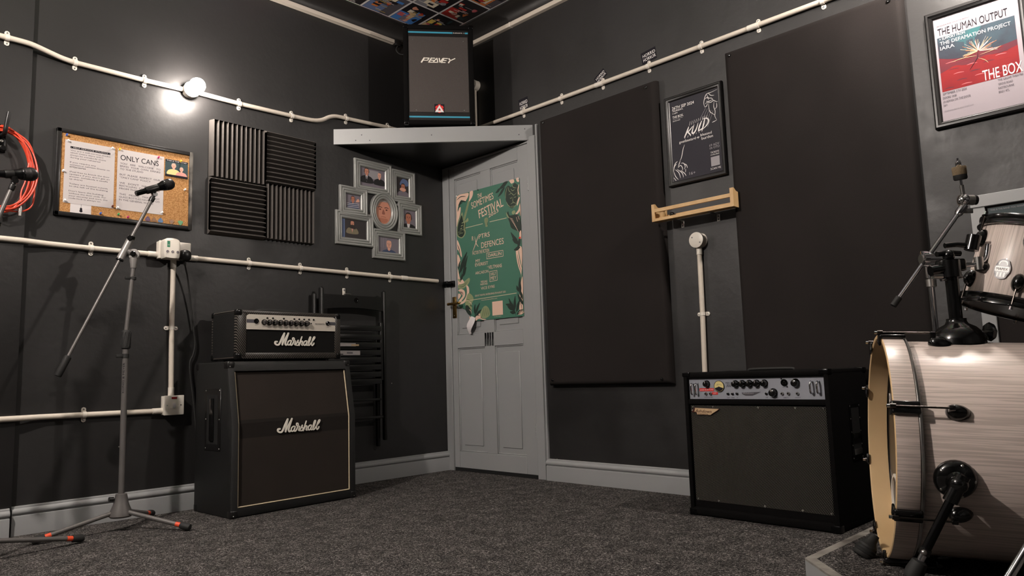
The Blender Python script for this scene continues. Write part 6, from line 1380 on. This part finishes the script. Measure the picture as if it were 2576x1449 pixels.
# shield badge
bpy.context.view_layer.update()
Mi = t.matrix_world.inverted(); bw = Mi @ Vector((-.943, -3.302, .857)); an = math.atan2(bw.z, bw.x); c, s_ = math.cos(an), math.sin(an)
Rm = Matrix(((s_, 0, c, 0), (0, 1, 0, 0), (-c, 0, s_, 0), (0, 0, 0, 1)))
Rm = Matrix(((-s_, c, 0, 0), (0, 0, 1, 0), (c, s_, 0, 0), (0, 0, 0, 1))); Rm = Rm @ Matrix.Translation((0, TR, bw.y))   # local x tangential, y radial out, z along the shell
m = MB(Rm @ Matrix.Scale(-1, 4, (0, 1, 0)) @ Matrix.Scale(-1, 4, (1, 0, 0)))
sh = smooth([(0, -.028), (.012, -.024), (.015, -.014), (.019, -.008), (.019, .006), (.014, .010), (.013, .022), (0, .028), (-.013, .022), (-.014, .010), (-.019, .006), (-.019, -.008), (-.015, -.014), (-.012, -.024)], 3, True)
m.prism(sh, -.0035, -.0005, 'print_grey'); m.poly([(x * .84, z * .88) for x, z in sh], -.0038, 'badge_dark'); m.rect(-.017, .017, -.007, .006, -.0042, 'chrome_print'); m.text('MAPEX', -.014, -.004, .014, -.004, .007, -.0046, 'ink', bold=.02)
for x in (-.008, 0, .008): m.stroke([(x, -.011), (x, -.021)], .0035, -.0042, 'chrome_print', k=1)
m.stroke([(-.010, .012), (-.006, .020), (.006, .020), (.010, .012)], .003, -.0042, 'chrome_print'); bb = m.build('shield_badge', t); tag(bb, 'silver shield badge')

# ------------------------------------------------------------------ cymbal boom stand
px_, py_ = -.488, -3.036
t = thing('cymbal_stand', 'chrome cymbal boom stand with bare felts rising behind the bass drum', 'cymbal stand', (px_, py_, RZ))
def q(p): return Vector(p) - Vector((px_, py_, RZ))
m = MB(); m.rod((0, 0, .14), (0, 0, .56), .0127, 'chrome', 18); m.build('lower_tube', t)
m = MB(); m.rod((0, 0, .545), (-.012 * 0, 0, .835), .0095, 'chrome', 18); m.build('upper_tube', t)
for z in (.60 - .02, .80 - .03):
    m = MB(); m.lathe((0, 0, z), (0, 0, 1), [(0, .0135), (.002, .0165), (.026, .0165), (.028, .0135)], 'steel', 18)
    if z < .7: m.tube(smooth([(.0, -.012, z + .014), (.03, -.034, z + .018), (.045, -.046, z + .014), (.03, -.034, z + .008), (.0, -.012, z + .012)], 3), .0028, 'chrome', 8)
    m.build('height_collar', t)
J = q((-.512, -3.037, .943)); A1 = q((-.577, -2.948, .804)); A2 = q((-.440, -3.138, 1.108)); D = (A2 - A1).normalized(); sd = Vector((.70, -.71, -.03))
m = MB(); m.rod(A1, A2, .0075, 'chrome', 14); m.rod(A1 - D * .012, A1 + D * .022, .0105, 'black_rubber', 14); m.build('boom_arm', t)
m = MB(); s0 = (J - A1).dot(D); jc = A1 + D * s0; m.lathe(jc - sd * .018, sd, [(0, .020), (.002, .026), (.018, .026), (.020, .022), (.07, .0195), (.072, .017)], 'chrome', 24); m.lathe(jc - sd * .0185, -sd, [(0, .015), (.0008, .0145)], 'steel', 20)
m.rod((0, 0, .80), (0, 0, .845), .0145, 'chrome', 16); m.build('boom_clamp', t)
m = MB(); e = jc + sd * .060 + Vector((0, 0, -.020)); m.tube([e - sd * .035 + Vector((0, 0, 0)), e, e + sd * .04 + Vector((0, 0, .006))], [.004, .007, .008], 'black_gloss', 10); m.build('wing_nut', t)
B_ = q((-.438, -3.144, 1.133)); m = MB(); m.ball(B_, .020, 'chrome', 20); m.rod(B_ - sd * .014, B_ + sd * .030, .017, 'steel', 18); m.rod(B_ + sd * .022, B_ + sd * .040, .016, 'black_gloss', 18); m.lathe(A2 - D * .030, D, [(0, .009), (.01, .013), (.040, .013)], 'chrome', 14); m.build('tilter', t)
m = MB(); ww = B_ - D * .042 + sd * .012; m.box(-.004, .042, -.003, .003, -.010, .006, 'steel', .002, 2, Matrix.Translation(ww) @ Matrix.Rotation(R(-44), 4, 'Z')); m.rod(ww, ww + sd * .02, .007, 'steel', 10); m.build('wing_nut', t)
T1 = q((-.457, -3.142, 1.262)); ST = (T1 - B_).normalized(); m = MB(); m.rod(B_, B_ + ST * .135, .0042, 'chrome', 12); m.rod(B_ + ST * .02, B_ + ST * .05, .0065, 'steel', 12); m.build('threaded_stem', t)
m = MB(); m.lathe(B_ + ST * .068, ST, [(0, .018), (.004, .0205), (.018, .0205)], 'black_rubber', 22); m.build('cup_washer', t)
m = MB(); m.lathe(B_ + ST * .082, ST, [(0, .0195), (.004, .021), (.026, .0215), (.030, .020)], 'felt_brown', 22); m.build('felt', t)
m = MB(); e = B_ + ST * .112; m.lathe(e, ST, [(0, .006), (.006, .009), (.016, .008), (.018, .004)], 'chrome', 14); m.box(-.015, .015, -.0025, .0025, 0, .018, 'chrome', .002, 2, Matrix.Translation(e + ST * .002) @ Matrix.Rotation(R(30), 4, 'Z')); m.rod(e, e + ST * .028, .0035, 'chrome', 10); m.build('wing_nut', t)
for a in (80, 200, 320):
    m = MB(); c, s_ = math.cos(R(a)), math.sin(R(a)); k_ = .20 if a != 200 else .12
    m.rod((.016 * c, .016 * s_, .24), (.06 * c + .10 * c * 0, .06 * s_, .10), .006, 'chrome', 10); m.tube([(.014 * c, .014 * s_, .16), (k_ * c, k_ * s_, .016)], .0075, 'chrome', 12); lg = m.build('leg', t)
    m = MB(); m.ball((k_ * c, k_ * s_, .013), .013, 'black_rubber', 12); m.build('rubber_foot', lg)
m = MB(); m.lathe((0, 0, .14), (0, 0, 1), [(0, .016), (.012, .019), (.03, .019), (.034, .015)], 'steel', 18); m.lathe((0, 0, .23), (0, 0, 1), [(0, .016), (.004, .018), (.024, .018), (.028, .015)], 'steel', 18); m.build('leg_collar', t)

# snare stand leg that enters at the lower corner
t = thing('drum_stand', 'slanting chrome drum stand tube at the lower corner beside the bass drum', 'drum hardware', (-1.44, -3.30, RZ))
a, b_ = Vector((-1.410, -3.360, .182)), Vector((-1.393, -3.385, .227)); dd = (b_ - a).normalized(); o = Vector((-1.44, -3.30, RZ)); f0 = a - dd * ((a.z - RZ - .012) / dd.z)
m = MB(); m.rod(f0 - o, a + dd * .36 - o, .0085, 'chrome', 16); m.build('tube', t)
m = MB(); m.lathe(f0 - o - dd * .0, dd, [(0, .012), (.004, .015), (.028, .014), (.034, .010)], 'black_rubber', 16); m.build('rubber_foot', t)
m = MB(); m.rod(a + dd * .30 - o, a + dd * .38 - o, .014, 'black_gloss', 16); m.build('clamp', t)

# ------------------------------------------------------------------ magazine pages pasted on the ceiling
rn = random.Random(11)
CL = ['c_blue', 'c_orange', 'c_red', 'c_tan', 'c_grey', 'c_black', 'c_pink', 'c_cream', 'c_yellow', 'bg_teal', 'skin_a', 'c_black', 'ink', 'bg_grey']
desc = {(0, 0): 'pale tan', (1, 0): 'blue topped', (2, 0): 'pale blue', (0, 1): 'red and yellow', (1, 1): 'grey lettered', (2, 1): 'black', (0, 2): 'orange', (1, 2): 'pink and tan', (2, 2): 'purple', (3, 0): 'dark', (3, 1): 'cream', (0, 3): 'grey', (1, 3): 'brown', (3, 2): 'green grey', (2, 3): 'white', (3, 3): 'blue grey'}
key = {(0, 0): 'c_tan', (1, 0): 'c_blue', (2, 0): 'bg_blue', (0, 1): 'c_red', (1, 1): 'c_grey', (2, 1): 'c_black', (0, 2): 'c_orange', (1, 2): 'c_pink', (2, 2): 'night_print', (3, 0): 'bg_dark', (3, 1): 'c_cream', (0, 3): 'bg_grey', (1, 3): 'felt_brown', (3, 2): 'bg_teal', (2, 3): 'print_white', (3, 3): 'bg_blue'}
for i in range(4):
    for j in range(4):
        x1 = -.105 - i * .211; y1_ = -.105 - j * .251; x0, y0 = x1 - .2095, y1_ - .2495; cx, cy = (x0 + x1) / 2, (y0 + y1_) / 2
        m = MB(Matrix(((1, 0, 0, 0), (0, 0, 1, 0), (0, 1, 0, 0), (0, 0, 0, 1)))); w, h = .2095, .2495; k_ = key[(i, j)]
        m.box(-w / 2, w / 2, -.0008, 0, -h / 2, h / 2, 'paper_white')
        m.rect(-w / 2 + .006, w / 2 - .006, -h / 2 + .006, h / 2 - .006, -.0010, 'c_black' if rn.random() < .6 else 'ink_soft')
        m.rect(-w / 2 + .008, w * rn.uniform(-.05, .35), h * rn.uniform(-.1, .1), h / 2 - .008, -.0013, k_)
        for q_ in range(9):
            a, b_ = rn.uniform(-w / 2 + .01, w / 2 - .07), rn.uniform(-h / 2 + .01, h / 2 - .07); m.rect(a, a + rn.uniform(.02, .06), b_, b_ + rn.uniform(.015, .06), -.0015 - .0001 * q_, rn.choice(CL))
        for q_ in range(4):
            a, b_ = rn.uniform(-w / 2 + .03, w / 2 - .05), rn.uniform(-h / 2 + .03, h / 2 - .05); m.blob([(a + rn.uniform(.008, .028) * math.cos(z), b_ + rn.uniform(.008, .03) * math.sin(z)) for z in [k * PI / 3 for k in range(6)]], -.0026 - .0001 * q_, rn.choice(CL))
        for q_ in range(7):
            z = h / 2 - .02 - q_ * .012 - (.08 if rn.random() < .5 else 0); a = rn.uniform(-w / 2 + .012, 0); L_ = rn.uniform(.03, .09); m.stroke([(a, z), (min(a + L_, w / 2 - .012), z)], .0035, -.0032, rn.choice(['print_white', 'c_yellow', 'print_grey', 'print_white']), k=1)
        o = m.build('magazine_page', loc=(cx, cy, ZC - .0005)); tag(o, desc[(i, j)] + ' magazine page on the ceiling, ' + ['first', 'second', 'third', 'fourth'][i] + ' from the door wall in row ' + ['one', 'two', 'three', 'four'][j], 'magazine page', 'magazine pages covering the ceiling')

# ------------------------------------------------------------------ light
# the rest of the room behind the photographer has the same kind of globe lamps
pendant((-3.75, -1.65, 2.5), 'globe pendant lamp over the open floor behind the photographer', 'bulb_glow_rear')
w_ = bpy.data.worlds.new('world'); SC.world = w_; w_.use_nodes = True; w_.node_tree.nodes['Background'].inputs[0].default_value = (.02, .018, .017, 1); w_.node_tree.nodes['Background'].inputs[1].default_value = 1
SC.view_settings.view_transform = 'Standard'; SC.view_settings.look = 'None'; SC.view_settings.gamma = 1; SC.view_settings.exposure = EXPO
SC.cycles.max_bounces = 6; SC.cycles.diffuse_bounces = 4; SC.cycles.glossy_bounces = 4; SC.cycles.caustics_reflective = False; SC.cycles.caustics_refractive = False; SC.cycles.sample_clamp_indirect = 3
